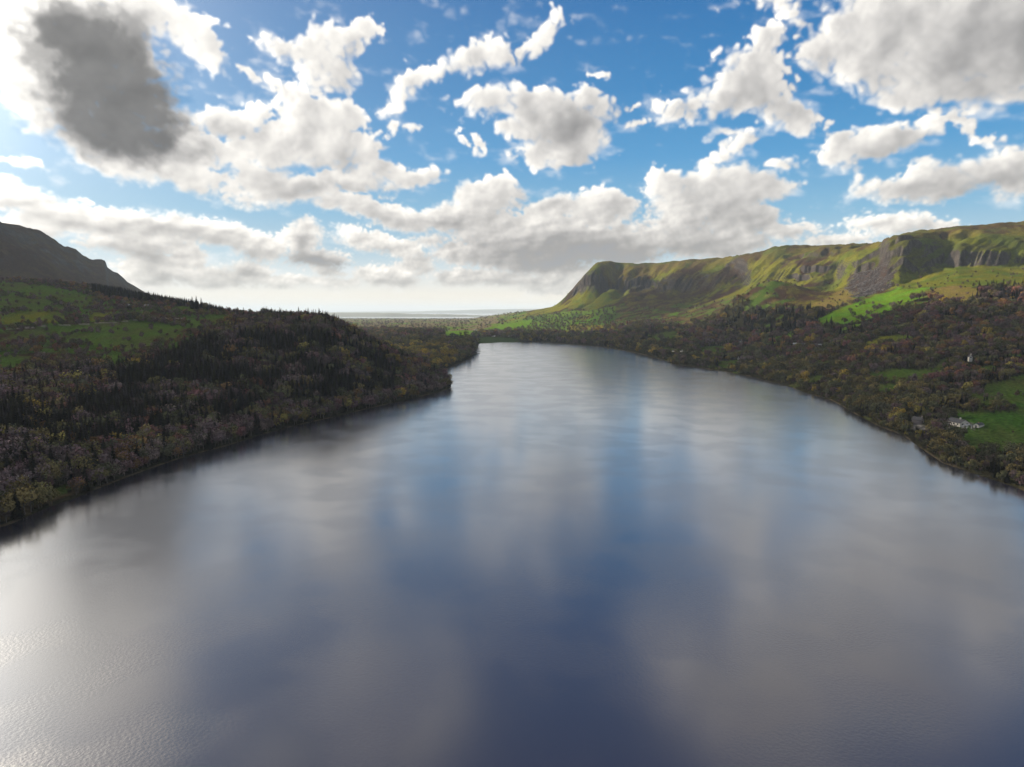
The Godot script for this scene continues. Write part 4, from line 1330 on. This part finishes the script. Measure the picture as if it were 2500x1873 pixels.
func grow(form: String, which: String, x: float, d: float, size: float, palette: String, zone: String) -> void:
	var v := ground(which, x, d)
	if v.x < 0.35:
		return
	if which == "r" and size > 0.6 and d < 2600.0:
		var behind := 4.0 + size * 10.0 * d / (110.0 - minf(v.x, 90.0) + 25.0) * 0.9
		var k := cover(which, x * (d + behind) / d, d + behind, 4.0)
		var k2 := cover(which, x * (d + behind * 0.4) / d, d + behind * 0.4, 4.0)
		if (k in ["d", "g", "G"] or k2 in ["d", "g", "G"]) and rng.randf() < 0.8:
			size *= 0.33
	var t: Array = TINTS[palette][rng.randi() % TINTS[palette].size()]
	var c: Color = t[0] * rng.randf_range(0.6, 1.45) * (1.22 if which == "l" else 1.15)
	spots.append([form, rng.randi() % 4, Vector3(x, v.x, -d), size, rng.randf() * TAU, c, t[1], zone, stands(which, x, d, v.y, zone), which])


# where a tree stands, in words
func stands(which: String, x: float, d: float, kp: float, zone: String) -> String:
	var a := x / d
	if zone.begins_with("standing") or zone.begins_with("around") or zone.contains("hedge") or zone.contains("reed") or zone.contains("skyline"):
		return zone
	if which == "l":
		if zone.begins_with("among") or zone.begins_with("alone"):
			return zone + (" near the track" if a < -0.58 else (" near the farm shed" if a < -0.46 else " by the ridge"))
		var band := "at the water's edge" if kp < 2.35 else ("low on the slope" if kp < 3.2 else ("halfway up the slope" if kp < 4.3 else "high on the slope"))
		var along := "just behind the reed bank" if a < -0.64 else ("past the reed bank" if a < -0.56 else ("below the big pasture" if a < -0.47 else ("under the middle of the ridge" if a < -0.38 else ("under the skyline spruces" if a < -0.29 else ("on the headland's flank" if a < -0.18 else "at the headland's tip")))))
		return band + " " + along
	if a < 0.02 or d > 2700.0:
		return zone
	var best := 1e9
	var at := Vector3.ZERO
	var called := ""
	for k in [["bungalow", "the white bungalow"], ["cottage", "the stone cottage"], ["ruin", "the narrow white house"], ["lake1", "the houses on the point"], ["lake3", "the tiny shore shed"], ["lake4", "the lone white house"], ["barn1", "the long grey shed"], ["far3", "the lake head houses"]]:
		var v: Vector3 = PLACE[k[0]]
		var l := Vector2(v.x - x, v.z + d).length()
		if l < best:
			best = l
			at = v
			called = k[1]
	var how := "just " if best < 45.0 else ("" if best < 120.0 else "well ")
	how += ("behind " if d > -at.z + best * 0.5 else ("in front of " if d < -at.z - best * 0.5 else ("uphill from " if x > at.x else "downhill from ")))
	return ("on the shore " if kp < 2.2 else ("low on the slope " if kp < 3.2 else "high on the slope ")) + how + called


func build_trees() -> void:
	for k in 4:
		forms["broadleaf_%d" % k] = broadleaf(300 + k, false)
		forms["shrub_%d" % k] = broadleaf(400 + k, true)
		forms["bare_%d" % k] = bare(500 + k)
		forms["conifer_%d" % k] = conifer(600 + k, [1.0, 0.85, 1.15, 0.95][k])
	rng.seed = 9
	wooded_hill()
	valley_woods()
	hedges()
	plant_all()


func wooded_hill() -> void:
	var s: Dictionary = sheets.l
	var d := 330.0
	while d < 2050.0:
		var step := clampf(d * 0.0065, 3.7, 7.5)
		var x: float = maxf(s.a0, -1.2) * d
		while x < 0.0:
			var px := x + rng.randf_range(-0.5, 0.5) * step
			var pd := d + rng.randf_range(-0.5, 0.5) * step
			x += step
			var a := px / pd
			if a < s.a0 or a > s.a1:
				continue
			var p := profile(s, a, pd)
			if p.x < 0.3 or p.y > 7.3:
				continue
			var k := cover("l", px, pd, p.y)
			var n := n_broad.get_noise_2d(px * 0.012, pd * 0.012)
			var m := n_warp.get_noise_2d(px * 0.009 + 300.0, pd * 0.009)
			var zone := "in the plantation on the steep slope"
			if p.y < 2.3:
				zone = "at the water's edge under the wooded hill"
			elif a > -0.18:
				zone = "on the wooded headland"
			elif p.y > 5.5:
				zone = "on the crest of the wooded hill"
			elif a < -0.55:
				zone = "in the wood below the pastures"
			if k == "w":
				var edge := p.y < 2.35
				var con := 0.10 if edge else clampf(0.80 + 1.3 * m, 0.10, 0.98)
				if a > -0.17:
					con *= 0.35
				if p.y > 4.6 and a > -0.5:
					con *= 0.3
				if a < -0.58 and p.y > 3.2:
					con *= 0.3
				if rng.randf() < con:
					grow("conifer", "l", px, pd, rng.randf_range(1.35, 2.15), "spruce", zone)
				elif rng.randf() < 0.82:
					var q := rng.randf() + 0.5 * n
					var pal := "grey" if q < 0.60 else ("olive" if q < 0.90 else ("rust" if q < 1.08 else "gold"))
					var form := "bare" if pal == "grey" and rng.randf() < 0.55 else "broadleaf"
					grow(form, "l", px, pd, rng.randf_range(1.0, 1.75) * (0.85 if edge else 1.0), pal, zone)
			elif k == "h":
				var dense := 0.30
				if p.y > 5.6 and p.y < 6.95 and a > -0.68:
					dense = 0.65
				if p.y > 6.2 and a > -0.61 and a < -0.42:
					if rng.randf() < 0.85:
						grow("conifer", "l", px, pd, rng.randf_range(0.9, 1.3), "spruce", "in the dark plantation on the skyline")
					continue
				if a > -0.45:
					dense = 0.8
				if n > 0.10:
					dense += 0.35
				if rng.randf() < dense * 0.6:
					var q := rng.randf()
					grow("bare" if q < 0.5 else "shrub", "l", px, pd, rng.randf_range(0.4, 1.15), "grey" if q < 0.6 else ("rust" if q < 0.78 else "olive"), "among pastures above the wood")
			elif k == "d" or k == "o":
				if rng.randf() < 0.022 + 0.10 * smoothstep(0.15, 0.35, n):
					grow("shrub", "l", px, pd, rng.randf_range(0.35, 0.8), "grey", "alone in the pasture above the wood")
			elif k == "r" and rng.randf() < 0.05:
				grow("shrub", "l", px, pd, rng.randf_range(0.15, 0.3), "olive", "on the reed bank")
		d += step
	# tall spruces that stand out on the skyline
	for p in [[-0.400, 1050.0, 2.3], [-0.391, 1045.0, 2.6], [-0.383, 1050.0, 1.9], [-0.362, 1050.0, 2.6], [-0.350, 1040.0, 2.3], [-0.338, 1040.0, 2.5], [-0.330, 1035.0, 2.0], [-0.303, 1020.0, 2.1], [-0.297, 1015.0, 2.5], [-0.289, 1010.0, 2.4], [-0.281, 1010.0, 2.6], [-0.276, 1005.0, 2.2], [-0.270, 1005.0, 1.9], [-0.465, 1240.0, 2.4], [-0.459, 1240.0, 2.6], [-0.452, 1240.0, 2.4]]:
		grow("conifer", "l", p[0] * p[1], p[1], p[2] * 0.92, "spruce", "standing out on the skyline of the wooded hill")


func valley_woods() -> void:
	var s: Dictionary = sheets.r
	var d := 330.0
	while d < 9800.0:
		var step := clampf(d * 0.0076, 5.2, 60.0)
		var x: float = maxf(s.a0, -0.34) * d
		while x < 1.15 * d:
			var px := x + rng.randf_range(-0.5, 0.5) * step
			var pd := d + rng.randf_range(-0.5, 0.5) * step
			x += step
			var a := px / pd
			var p := profile(s, a, pd)
			if p.x < 0.3 or p.x > 260.0 or p.y > 8.7:
				continue
			var k := cover("r", px, pd, p.y)
			var n := n_broad.get_noise_2d(px * 0.007, pd * 0.007)
			var m := n_warp.get_noise_2d(px * 0.006 + 300.0, pd * 0.006)
			var f := clampf(step / 8.5, 0.75, 1.5)
			var zone := "in the woods on the valley side"
			if a < 0.02:
				zone = "in the wood beyond the headland"
			elif p.y < 2.2:
				zone = "on the lake shore below the valley side"
			elif a > 0.55 and p.y < 3.3:
				zone = "near the white bungalow"
			elif p.y > 4.2:
				zone = "high on the valley side under the mountain"
			if k == "w" or (k == "k" and rng.randf() < 0.6):
				if clear_of_houses(px, pd) or (m < -0.34 and p.y > 2.3 and rng.randf() < 0.7):
					continue
				var con := smoothstep(0.12, 0.42, m) * 0.5
				if a > 0.30 and a < 0.47 and p.y > 3.9:
					con = 0.62
				if a > 0.66 and p.y > 4.55:
					con = 0.6
				if rng.randf() < con:
					grow("conifer", "r", px, pd, rng.randf_range(1.0, 1.6) * f, "spruce", zone)
				elif rng.randf() < 0.9:
					var q := rng.randf() + 0.45 * n - (0.32 if p.y < 2.7 else 0.0)
					var pal := "olive" if q < 0.32 else ("grey" if q < 0.86 else ("rust" if q < 1.05 else "gold"))
					if (p.y < 2.5 and rng.randf() < 0.06) or (a < -0.085 and a > -0.19 and pd < 1750.0 and rng.randf() < 0.4):
						pal = "gold"
					var form := "bare" if pal == "grey" and rng.randf() < 0.7 else ("shrub" if p.y < 2.1 or rng.randf() < 0.3 else "broadleaf")
					grow(form, "r", px, pd, rng.randf_range(0.65, 1.6) * f * (0.72 if p.y < 1.9 else 1.0), pal, zone)
			elif k == "h":
				if rng.randf() < 0.10 + 0.5 * smoothstep(0.0, 0.3, n):
					grow("shrub", "r", px, pd, rng.randf_range(0.3, 0.7) * f, "olive" if rng.randf() < 0.4 else "grey", "in the scrub under the cliffs")
			elif k == "p":
				var q := patch(px, pd)
				if (a < 0.02 and pd > 3300.0) and rng.randf() < 0.72:
					continue
				var hedge: bool = q[1] < (0.13 if pd < 4500.0 else 0.08)
				if hedge or (q[0] < -0.35 and rng.randf() < 0.45) or ((pd > 5000.0 or a < -0.02) and rng.randf() < 0.08):
					grow("shrub" if rng.randf() < 0.7 else "conifer", "r", px, pd, rng.randf_range(0.5, 1.0) * minf(f, 1.3), "olive" if rng.randf() < 0.5 else "grey", "in the hedges of the far fields")
			elif k == "o" or k == "m" or k == "t":
				if p.x < 240.0 and rng.randf() < 0.05 + 0.25 * smoothstep(0.1, 0.35, m):
					grow("shrub", "r", px, pd, rng.randf_range(0.25, 0.5) * f, "grey" if rng.randf() < 0.5 else "olive", "on the grassy slope under the cliffs")
			elif (k == "d" or k == "G") and rng.randf() < 0.012 and not clear_of_houses(px, pd):
				grow("broadleaf", "r", px, pd, rng.randf_range(0.5, 0.9), "olive", "in a field on the valley side")
		d += step
	# trees that the eye finds
	for t in [[382.0, 608.0, "conifer", 1.25, "spruce"], [388.0, 616.0, "conifer", 1.45, "spruce"], [425.0, 640.0, "conifer", 1.6, "spruce"], [433.0, 646.0, "conifer", 1.3, "spruce"], [466.0, 668.0, "conifer", 1.7, "spruce"], [474.0, 676.0, "conifer", 1.5, "spruce"],
			[470.0, 650.0, "broadleaf", 0.9, "rust"], [372.0, 650.0, "broadleaf", 1.3, "gold"], [362.0, 640.0, "broadleaf", 1.1, "gold"], [405.0, 545.0, "bare", 1.1, "grey"], [438.0, 560.0, "bare", 1.2, "grey"], [455.0, 550.0, "broadleaf", 0.8, "olive"]]:
		grow(t[2], "r", t[0], t[1], t[3], t[4], "around the white bungalow's lawn")


func clear_of_houses(x: float, d: float) -> bool:
	for key in PLACE:
		var v: Vector3 = PLACE[key]
		var r := 17.0 if key == "bungalow" or key == "shed" else 9.0
		if Vector2(x - v.x, (d + v.z) * 0.75).length() < r or (absf(x / d - v.x / -v.z) < r / d and d < -v.z and d > -v.z - (34.0 if d < 900.0 else 60.0)):
			return true
	return false


func hedges() -> void:
	for h in HEDGES:
		var p := poly(h[1])
		for i in p.size() - 1:
			var l := p[i].distance_to(p[i + 1])
			var far := p[i].length()
			var step := clampf(far * 0.0038, 2.6, 7.0)
			for j in int(l / step):
				if rng.randf() < 0.22:
					continue
				var q := p[i].lerp(p[i + 1], (j + rng.randf()) * step / l) + Vector2(rng.randfn(), rng.randfn()) * 1.6
				grow("shrub", h[0], q.x, q.y, rng.randf_range(0.35, 0.95) * (1.0 if far < 1200.0 else 1.3), "grey" if rng.randf() < 0.55 else "olive", "in a hedge above the wood" if h[0] == "l" else "in a hedge on the valley side")


const KIND_WORDS := {"conifer": ["spruce_tree", "spruce", "tree"], "broadleaf": ["broadleaf_tree", "round-crowned tree", "tree"], "bare": ["bare_tree", "leafless tree", "bare tree"], "shrub": ["shrub", "bush", "shrub"]}


func plant_all() -> void:
	var by := {"conifer": [], "broadleaf": [], "bare": [], "shrub": []}
	for s in spots:
		by[s[0]].append(s)
	var tinted := {}
	for form in by:
		var list: Array = by[form]
		var eye := Vector3(0, 110, 0)
		list.sort_custom(func(a, b): return a[3] / a[2].distance_to(eye) * in_view(a) > b[3] / b[2].distance_to(eye) * in_view(b))
		var words: Array = KIND_WORDS[form]
		for i in mini(300, list.size()):
			var s: Array = list[i]
			var t := thing(words[0], s[2], s[4])
			t.scale = Vector3.ONE * s[3]
			var pair: Array = forms["%s_%d" % [form, s[1]]]
			var key := "%s %s %d" % [form, s[6], i % 4]
			if not tinted.has(key):
				var m: StandardMaterial3D = mats.leaf.duplicate()
				m.resource_name = "foliage_" + (s[6] as String).replace(" ", "_").replace("-", "_")
				m.albedo_color = (s[5] as Color).linear_to_srgb()
				tinted[key] = m
			put("crown", pair[0], t).material_override = tinted[key]
			put("trunk", pair[1], t)
			var tall := "very tall" if s[3] > 1.9 else ("tall" if s[3] > 1.6 else ("mid-sized" if s[3] > 1.2 else ("smallish" if s[3] > 0.85 else "small")))
			if form == "shrub":
				tall = "broad" if s[3] > 0.8 else ("rounded" if s[3] > 0.5 else "little")
			tag(t, "%s %s %s %s" % [tall, s[6], words[1], s[8]], words[2], "%s on the %s" % ["bushes" if form == "shrub" else words[1] + "s", "wooded hill" if s[9] == "l" else "valley side"])
		if list.size() <= 300:
			continue
		var wood := Node3D.new()
		wood.name = {"conifer": "spruce_forest", "broadleaf": "broadleaf_woods", "bare": "leafless_woods", "shrub": "scrub_vegetation"}[form]
		wood.set_meta("kind", "stuff")
		wood.set_meta("label", {"conifer": "mass of dark spruces in the plantations", "broadleaf": "mass of autumn broadleaf woodland round the lake", "bare": "mass of leafless grey woodland on the slopes", "shrub": "scrub and hedgerow bushes over the fields"}[form])
		add_child(wood)
		for v in 4:
			var mine := []
			for i in range(300, list.size()):
				if list[i][1] == v:
					mine.append(list[i])
			var mm := MultiMesh.new()
			mm.transform_format = MultiMesh.TRANSFORM_3D
			mm.use_colors = true
			mm.mesh = both(forms["%s_%d" % [form, v]])
			mm.instance_count = mine.size()
			for i in mine.size():
				var s: Array = mine[i]
				mm.set_instance_transform(i, Transform3D(Basis(Vector3.UP, s[4]).scaled(Vector3.ONE * s[3]), s[2]))
				mm.set_instance_color(i, s[5])
			var o := MultiMeshInstance3D.new()
			o.name = "crowns"
			o.multimesh = mm
			o.set_meta("kind", "stuff")
			wood.add_child(o, true)
	print("trees: ", spots.size(), " ", by.conifer.size(), " ", by.broadleaf.size(), " ", by.bare.size(), " ", by.shrub.size())


func in_view(s: Array) -> float:
	var p: Vector3 = s[2]
	return 1.0 if absf(p.x / p.z) < 0.74 else 0.1


# ---------------------------------------------------------------- buildings
func quad(st: SurfaceTool, a: Vector3, b: Vector3, c: Vector3, d: Vector3) -> void:
	for q: Vector3 in [a, b, c, a, c, d]:
		st.add_vertex(q)


func mesh_of(st: SurfaceTool, m: Material) -> ArrayMesh:
	st.generate_normals()
	st.set_material(m)
	return st.commit()


func begin() -> SurfaceTool:
	var st := SurfaceTool.new()
	st.begin(Mesh.PRIMITIVE_TRIANGLES)
	st.set_smooth_group(-1)
	return st


func block(st: SurfaceTool, a: Vector3, b: Vector3) -> void:
	var p := func(x: int, y: int, z: int) -> Vector3: return Vector3(b.x if x else a.x, b.y if y else a.y, b.z if z else a.z)
	for f in [[0, 0, 1, 0, 1, 1, 1, 1, 1, 1, 0, 1], [1, 0, 0, 1, 1, 0, 0, 1, 0, 0, 0, 0], [0, 0, 0, 0, 1, 0, 0, 1, 1, 0, 0, 1], [1, 0, 1, 1, 1, 1, 1, 1, 0, 1, 0, 0], [0, 1, 1, 0, 1, 0, 1, 1, 0, 1, 1, 1], [0, 0, 0, 0, 0, 1, 1, 0, 1, 1, 0, 0]]:
		quad(st, p.call(f[0], f[1], f[2]), p.call(f[3], f[4], f[5]), p.call(f[6], f[7], f[8]), p.call(f[9], f[10], f[11]))


# a house with its gable to +z: width along x, length along -z
func gabled(t: Node3D, w: float, l: float, eaves: float, ridge: float, wall: Material, roof: Material, at := Vector3.ZERO, axis_x := false) -> void:
	var st := begin()
	var f := func(x: float, y: float, z: float) -> Vector3: return at + (Vector3(-z, y, x) if axis_x else Vector3(x, y, z))
	var h := w / 2.0
	var low := -2.0
	for z: float in [0.0, -l]:
		var o: float = 1.0 if z == 0.0 else -1.0
		quad(st, f.call(-h * o, low, z), f.call(-h * o, eaves, z), f.call(h * o, eaves, z), f.call(h * o, low, z))
		for q: Vector3 in [f.call(-h * o, eaves, z), f.call(0.0, ridge, z), f.call(h * o, eaves, z)]:
			st.add_vertex(q)
	quad(st, f.call(-h, low, -l), f.call(-h, eaves, -l), f.call(-h, eaves, 0.0), f.call(-h, low, 0.0))
	quad(st, f.call(h, low, 0.0), f.call(h, eaves, 0.0), f.call(h, eaves, -l), f.call(h, low, -l))
	put("wall", mesh_of(st, wall), t)
	st = begin()
	var e := 0.35
	var k := (ridge - eaves) / h
	for o: float in [-1.0, 1.0]:
		var a: Vector3 = f.call(o * (h + e), eaves - e * k + 0.06, e)
		var b: Vector3 = f.call(0.0, ridge + 0.06, e)
		var c: Vector3 = f.call(0.0, ridge + 0.06, -l - e)
		var d: Vector3 = f.call(o * (h + e), eaves - e * k + 0.06, -l - e)
		var up := Vector3(0, 0.16, 0)
		if o < 0.0:
			quad(st, d + up, c + up, b + up, a + up)
			quad(st, a, b, c, d)
			quad(st, a, a + up, b + up, b)
			quad(st, d, d + up, a + up, a)
			quad(st, c, c + up, d + up, d)
		else:
			quad(st, a + up, b + up, c + up, d + up)
			quad(st, d, c, b, a)
			quad(st, b, b + up, a + up, a)
			quad(st, a, a + up, d + up, d)
			quad(st, d, d + up, c + up, c)
	put("roof", mesh_of(st, roof), t)


func fitting(t: Node3D, called: String, a: Vector3, b: Vector3, m: Material) -> MeshInstance3D:
	var st := begin()
	block(st, a, b)
	return put(called, mesh_of(st, m), t)


func build_buildings() -> void:
	var t := thing("bungalow", PLACE.bungalow, deg_to_rad(9))
	gabled(t, 9.6, 15.0, 2.7, 5.4, mats.white_wall, mats.slate)
	for x in [-2.9, 1.3]:
		var w := fitting(t, "window", Vector3(x, 1.0, -0.1), Vector3(x + 1.7, 2.3, 0.06), mats.glass)
		fitting(w, "sill", Vector3(x - 0.1, 0.88, -0.1), Vector3(x + 1.8, 0.98, 0.16), mats.paint)
	for z in [-3.4, -7.4, -11.4]:
		fitting(t, "window", Vector3(-4.86, 0.9, z), Vector3(-4.7, 2.2, z + 1.7), mats.glass)
	fitting(t, "door", Vector3(-4.86, 0.0, -9.4), Vector3(-4.7, 2.1, -8.4), mats.slate)
	fitting(t, "chimney", Vector3(-0.5, 5.0, -5.4), Vector3(0.5, 6.7, -4.6), mats.white_wall)
	fitting(t, "step", Vector3(-5.4, -1.0, -10.0), Vector3(-4.82, 0.05, -7.8), mats.stone)
	tag(t, "white bungalow with dark slate roof and two gable windows on the lawn by the lake", "house")
	t = thing("car_port", PLACE.shed + Vector3(-6.0, 0.2, 0.4), deg_to_rad(9))
	fitting(t, "roof", Vector3(-2.6, 2.05, -4.0), Vector3(2.4, 2.2, 0.3), mats.grey_sheet)
	for x in [-2.4, 2.2]:
		fitting(t, "post", Vector3(x, -1.0, 0.0), Vector3(x + 0.15, 2.05, 0.15), mats.paint)
		fitting(t, "post", Vector3(x, -1.0, -3.8), Vector3(x + 0.15, 2.05, -3.65), mats.paint)
	tag(t, "pale sheet-roofed car port between the white bungalow and its outbuilding", "car port")
	t = thing("outbuilding", PLACE.shed, deg_to_rad(-58))
	gabled(t, 4.2, 9.5, 2.3, 3.7, mats.white_wall, mats.slate)
	fitting(t, "door", Vector3(-0.6, -0.5, -0.1), Vector3(0.6, 2.0, 0.06), mats.black)
	fitting(t, "chimney", Vector3(-0.3, 3.4, -4.4), Vector3(0.3, 4.5, -3.8), mats.rust)
	tag(t, "small white-gabled outbuilding with dark door beside the white bungalow", "outbuilding")
	t = thing("stone_cottage", PLACE.cottage, deg_to_rad(30))
	gabled(t, 5.6, 8.0, 3.4, 6.0, mats.stone, mats.slate)
	fitting(t, "chimney", Vector3(-0.45, 5.6, -0.9), Vector3(0.45, 7.5, 0.02), mats.stone)
	fitting(t, "window", Vector3(-0.6, 1.2, -0.1), Vector3(0.6, 2.5, 0.06), mats.glass)
	tag(t, "pinkish stone cottage with a chimney half hidden by trees at the bend of the lane", "cottage")
	t = thing("white_house", PLACE.ruin, deg_to_rad(-20))
	gabled(t, 3.8, 6.5, 4.2, 6.2, mats.white_wall, mats.slate)
	fitting(t, "chimney", Vector3(-0.4, 5.8, -1.0), Vector3(0.4, 8.6, -0.1), mats.white_wall)
	fitting(t, "window", Vector3(-0.7, 3.0, -0.1), Vector3(0.7, 4.2, 0.06), mats.glass)
	tag(t, "tall narrow white house with a chimney among bare trees above the bungalow", "house")
	for k in [["lake1", 7.5, 12.0, 30, "larger of two white houses on the small point of the shore"], ["lake2", 5.5, 8.0, 10, "smaller of two white houses on the small point of the shore"], ["lake3", 4.0, 6.0, -20, "tiny white shed at the shore beyond the woods"], ["lake4", 6.0, 11.0, 60, "lone white house under the rust-red wood on the valley side"],
			["far1", 8.0, 16.0, 40, "pale barn gable beside the bright field at the lake head"], ["far2", 8.0, 18.0, 75, "long white farmhouse among dark trees at the lake head"], ["far3", 9.0, 14.0, 20, "white-gabled house standing highest of the group at the lake head"], ["far4", 8.0, 13.0, 60, "pale house behind the reed meadow at the lake head"], ["far5", 8.0, 15.0, 80, "pale house at the end of the dark trees at the lake head"]]:
		var big: float = 1.0 if (k[0] as String).begins_with("lake") else 1.25
		t = thing("far_house", PLACE[k[0]], deg_to_rad(k[3]))
		gabled(t, k[1], k[2], 3.0 * big, 5.4 * big, mats.white_wall, mats.slate)
		fitting(t, "chimney", Vector3(-0.5, 5.0 * big, -2.0), Vector3(0.5, 6.6 * big, -1.0), mats.white_wall)
		tag(t, k[4], "house")
	for k in [["barn1", 10.0, 26.0, 62, "long grey-roofed farm shed in the woods on the valley side"], ["barn2", 6.0, 11.0, 62, "short grey farm shed behind the long one in the woods"], ["farm1", 9.0, 22.0, 80, "long grey farm building at the top of the pastures"], ["farm2", 6.0, 10.0, 70, "small farm building with a dark doorway beyond the long grey one"]]:
		t = thing("farm_shed", PLACE[k[0]], deg_to_rad(k[3]))
		gabled(t, k[1], k[2], 3.2, 5.2, mats.stone, mats.grey_sheet)
		fitting(t, "door", Vector3(-1.3, -0.5, -0.1), Vector3(1.3, 2.7, 0.06), mats.black)
		tag(t, k[4], "farm building")


func build_details() -> void:
	# a pale leafless birch clump at the reed bank
	var at: Vector3 = PLACE.birch
	at.y = ground("l", at.x, -at.z).x
	var t := thing("birch_tree", at, 0.4)
	rng.seed = 71
	var tr := begin()
	var tw := SurfaceTool.new()
	tw.begin(Mesh.PRIMITIVE_TRIANGLES)
	for i in 4:
		var foot := Vector3(rng.randf_range(-1.6, 1.6), -0.5, rng.randf_range(-0.8, 0.8))
		var mid := foot + Vector3(rng.randfn() * 0.5, 6.0, rng.randfn() * 0.5)
		var tip := mid + Vector3(rng.randfn() * 1.2, 8.0, rng.randfn() * 1.2)
		limb(tr, foot, mid, 0.24, 0.17)
		limb(tr, mid, tip, 0.17, 0.05)
		for j in 12:
			var b := mid.lerp(tip, rng.randf_range(-0.2, 0.9))
			var e := b + Vector3(rng.randfn() * 1.5, rng.randf_range(0.8, 2.4), rng.randfn() * 1.5)
			limb(tr, b, e, 0.07, 0.02, 4)
			for m in 8:
				var o := Vector3(rng.randfn(), rng.randfn() * 0.6 + 0.3, rng.randfn()).normalized()
				var s := o.cross(Vector3.UP).normalized() * 0.05
				var r := b.lerp(e, rng.randf_range(0.4, 1.0))
				for q: Vector3 in [r - s, r + o * 1.3, r + s]:
					tw.set_normal(Vector3.UP)
					tw.set_color(Color(0.16, 0.12, 0.11))
					tw.add_vertex(q)
	tr.set_material(mats.pale_bark)
	put("trunk", tr.commit(), t)
	tw.set_material(mats.leaf)
	put("twigs", tw.commit(), t)
	tag(t, "pale-stemmed leafless birch clump at the reed bank under the wooded hill", "tree")
	# blocks of the scree under the great buttress
	var rock := SphereMesh.new()
	rock.radial_segments = 6
	rock.rings = 3
	rock.radius = 0.6
	rock.height = 1.0
	rock.material = mats.scree
	var where: Array[Transform3D] = []
	for c in covers.r:
		if c.kind == "s":
			while where.size() < 1500:
				var q := Vector2(rng.randf_range(c.box.position.x, c.box.end.x), rng.randf_range(c.box.position.y, c.box.end.y))
				if Geometry2D.is_point_in_polygon(q, c.p):
					var v := ground("r", q.x, q.y)
					var b := Basis.from_euler(Vector3(rng.randf() * TAU, rng.randf() * TAU, rng.randf() * TAU)).scaled(Vector3(1.3, 0.8, 1.0) * pow(rng.randf(), 3.0) * 4.0 + Vector3.ONE)
					where.append(Transform3D(b, Vector3(q.x, v.x, -q.y)))
	var mm := MultiMesh.new()
	mm.transform_format = MultiMesh.TRANSFORM_3D
	mm.mesh = rock
	mm.instance_count = where.size()
	for i in where.size():
		mm.set_instance_transform(i, where[i])
	var o := MultiMeshInstance3D.new()
	o.name = "scree"
	o.multimesh = mm
	o.set_meta("kind", "stuff")
	o.set_meta("label", "grey boulder scree below the big dark buttress")
	add_child(o)
	# a low spit and a sand bar off the far wood
	for k in [["spit", 16.0, 1840.0, [[-150, 1800], [-125, 1835], [-100, 1850], [-85, 1852]]], ["sand_bar", 6.0, 1790.0, [[-100, 1745], [-92, 1752], [-82, 1756]]]]:
		var st := begin()
		var p: Array = k[3]
		for i in p.size() - 1:
			var a := Vector3(p[i][0], 0, -p[i][1])
			var b := Vector3(p[i + 1][0], 0, -p[i + 1][1])
			var wa: float = k[1] * (1.0 - float(i) / p.size())
			var wb: float = k[1] * (1.0 - float(i + 1) / p.size())
			quad(st, a + Vector3(0, -0.4, wa), a + Vector3(0, 0.9, 0), b + Vector3(0, 0.9, 0), b + Vector3(0, -0.4, wb))
			quad(st, a + Vector3(0, 0.9, 0), a + Vector3(0, -0.4, -wa), b + Vector3(0, -0.4, -wb), b + Vector3(0, 0.9, 0))
		structure(put(k[0], mesh_of(st, mats.far_land)), "low dark spit of ground in the lake by the far wood" if k[0] == "spit" else "thin bar of ground in the water off the spit")
	# sheep on the sloping field
	for q in [[392.0, 735.0], [410.0, 742.0], [428.0, 735.0], [446.0, 748.0], [462.0, 742.0], [470.0, 730.0], [480.0, 752.0], [500.0, 760.0], [520.0, 770.0], [505.0, 745.0]]:
		var v := ground("r", q[0], q[1])
		var sheep := thing("sheep", Vector3(q[0], v.x + 0.05, -q[1]), rng.randf() * TAU)
		var body := SphereMesh.new()
		body.radial_segments = 10
		body.rings = 6
		body.radius = 0.42
		body.height = 0.84
		body.material = mats.wool
		var bo := put("body", body, sheep)
		bo.position.y = 0.72
		bo.scale = Vector3(1.0, 0.9, 1.6)
		fitting(sheep, "head", Vector3(-0.12, 0.7, 0.55), Vector3(0.12, 1.0, 0.95), mats.wool)
		for lx in [-0.2, 0.2]:
			for lz in [-0.4, 0.4]:
				fitting(sheep, "leg", Vector3(lx - 0.05, -0.05, lz - 0.05), Vector3(lx + 0.05, 0.5, lz + 0.05), mats.black)
		tag(sheep, "white sheep grazing on the sloping field above the bungalow", "sheep", "sheep on the sloping field")
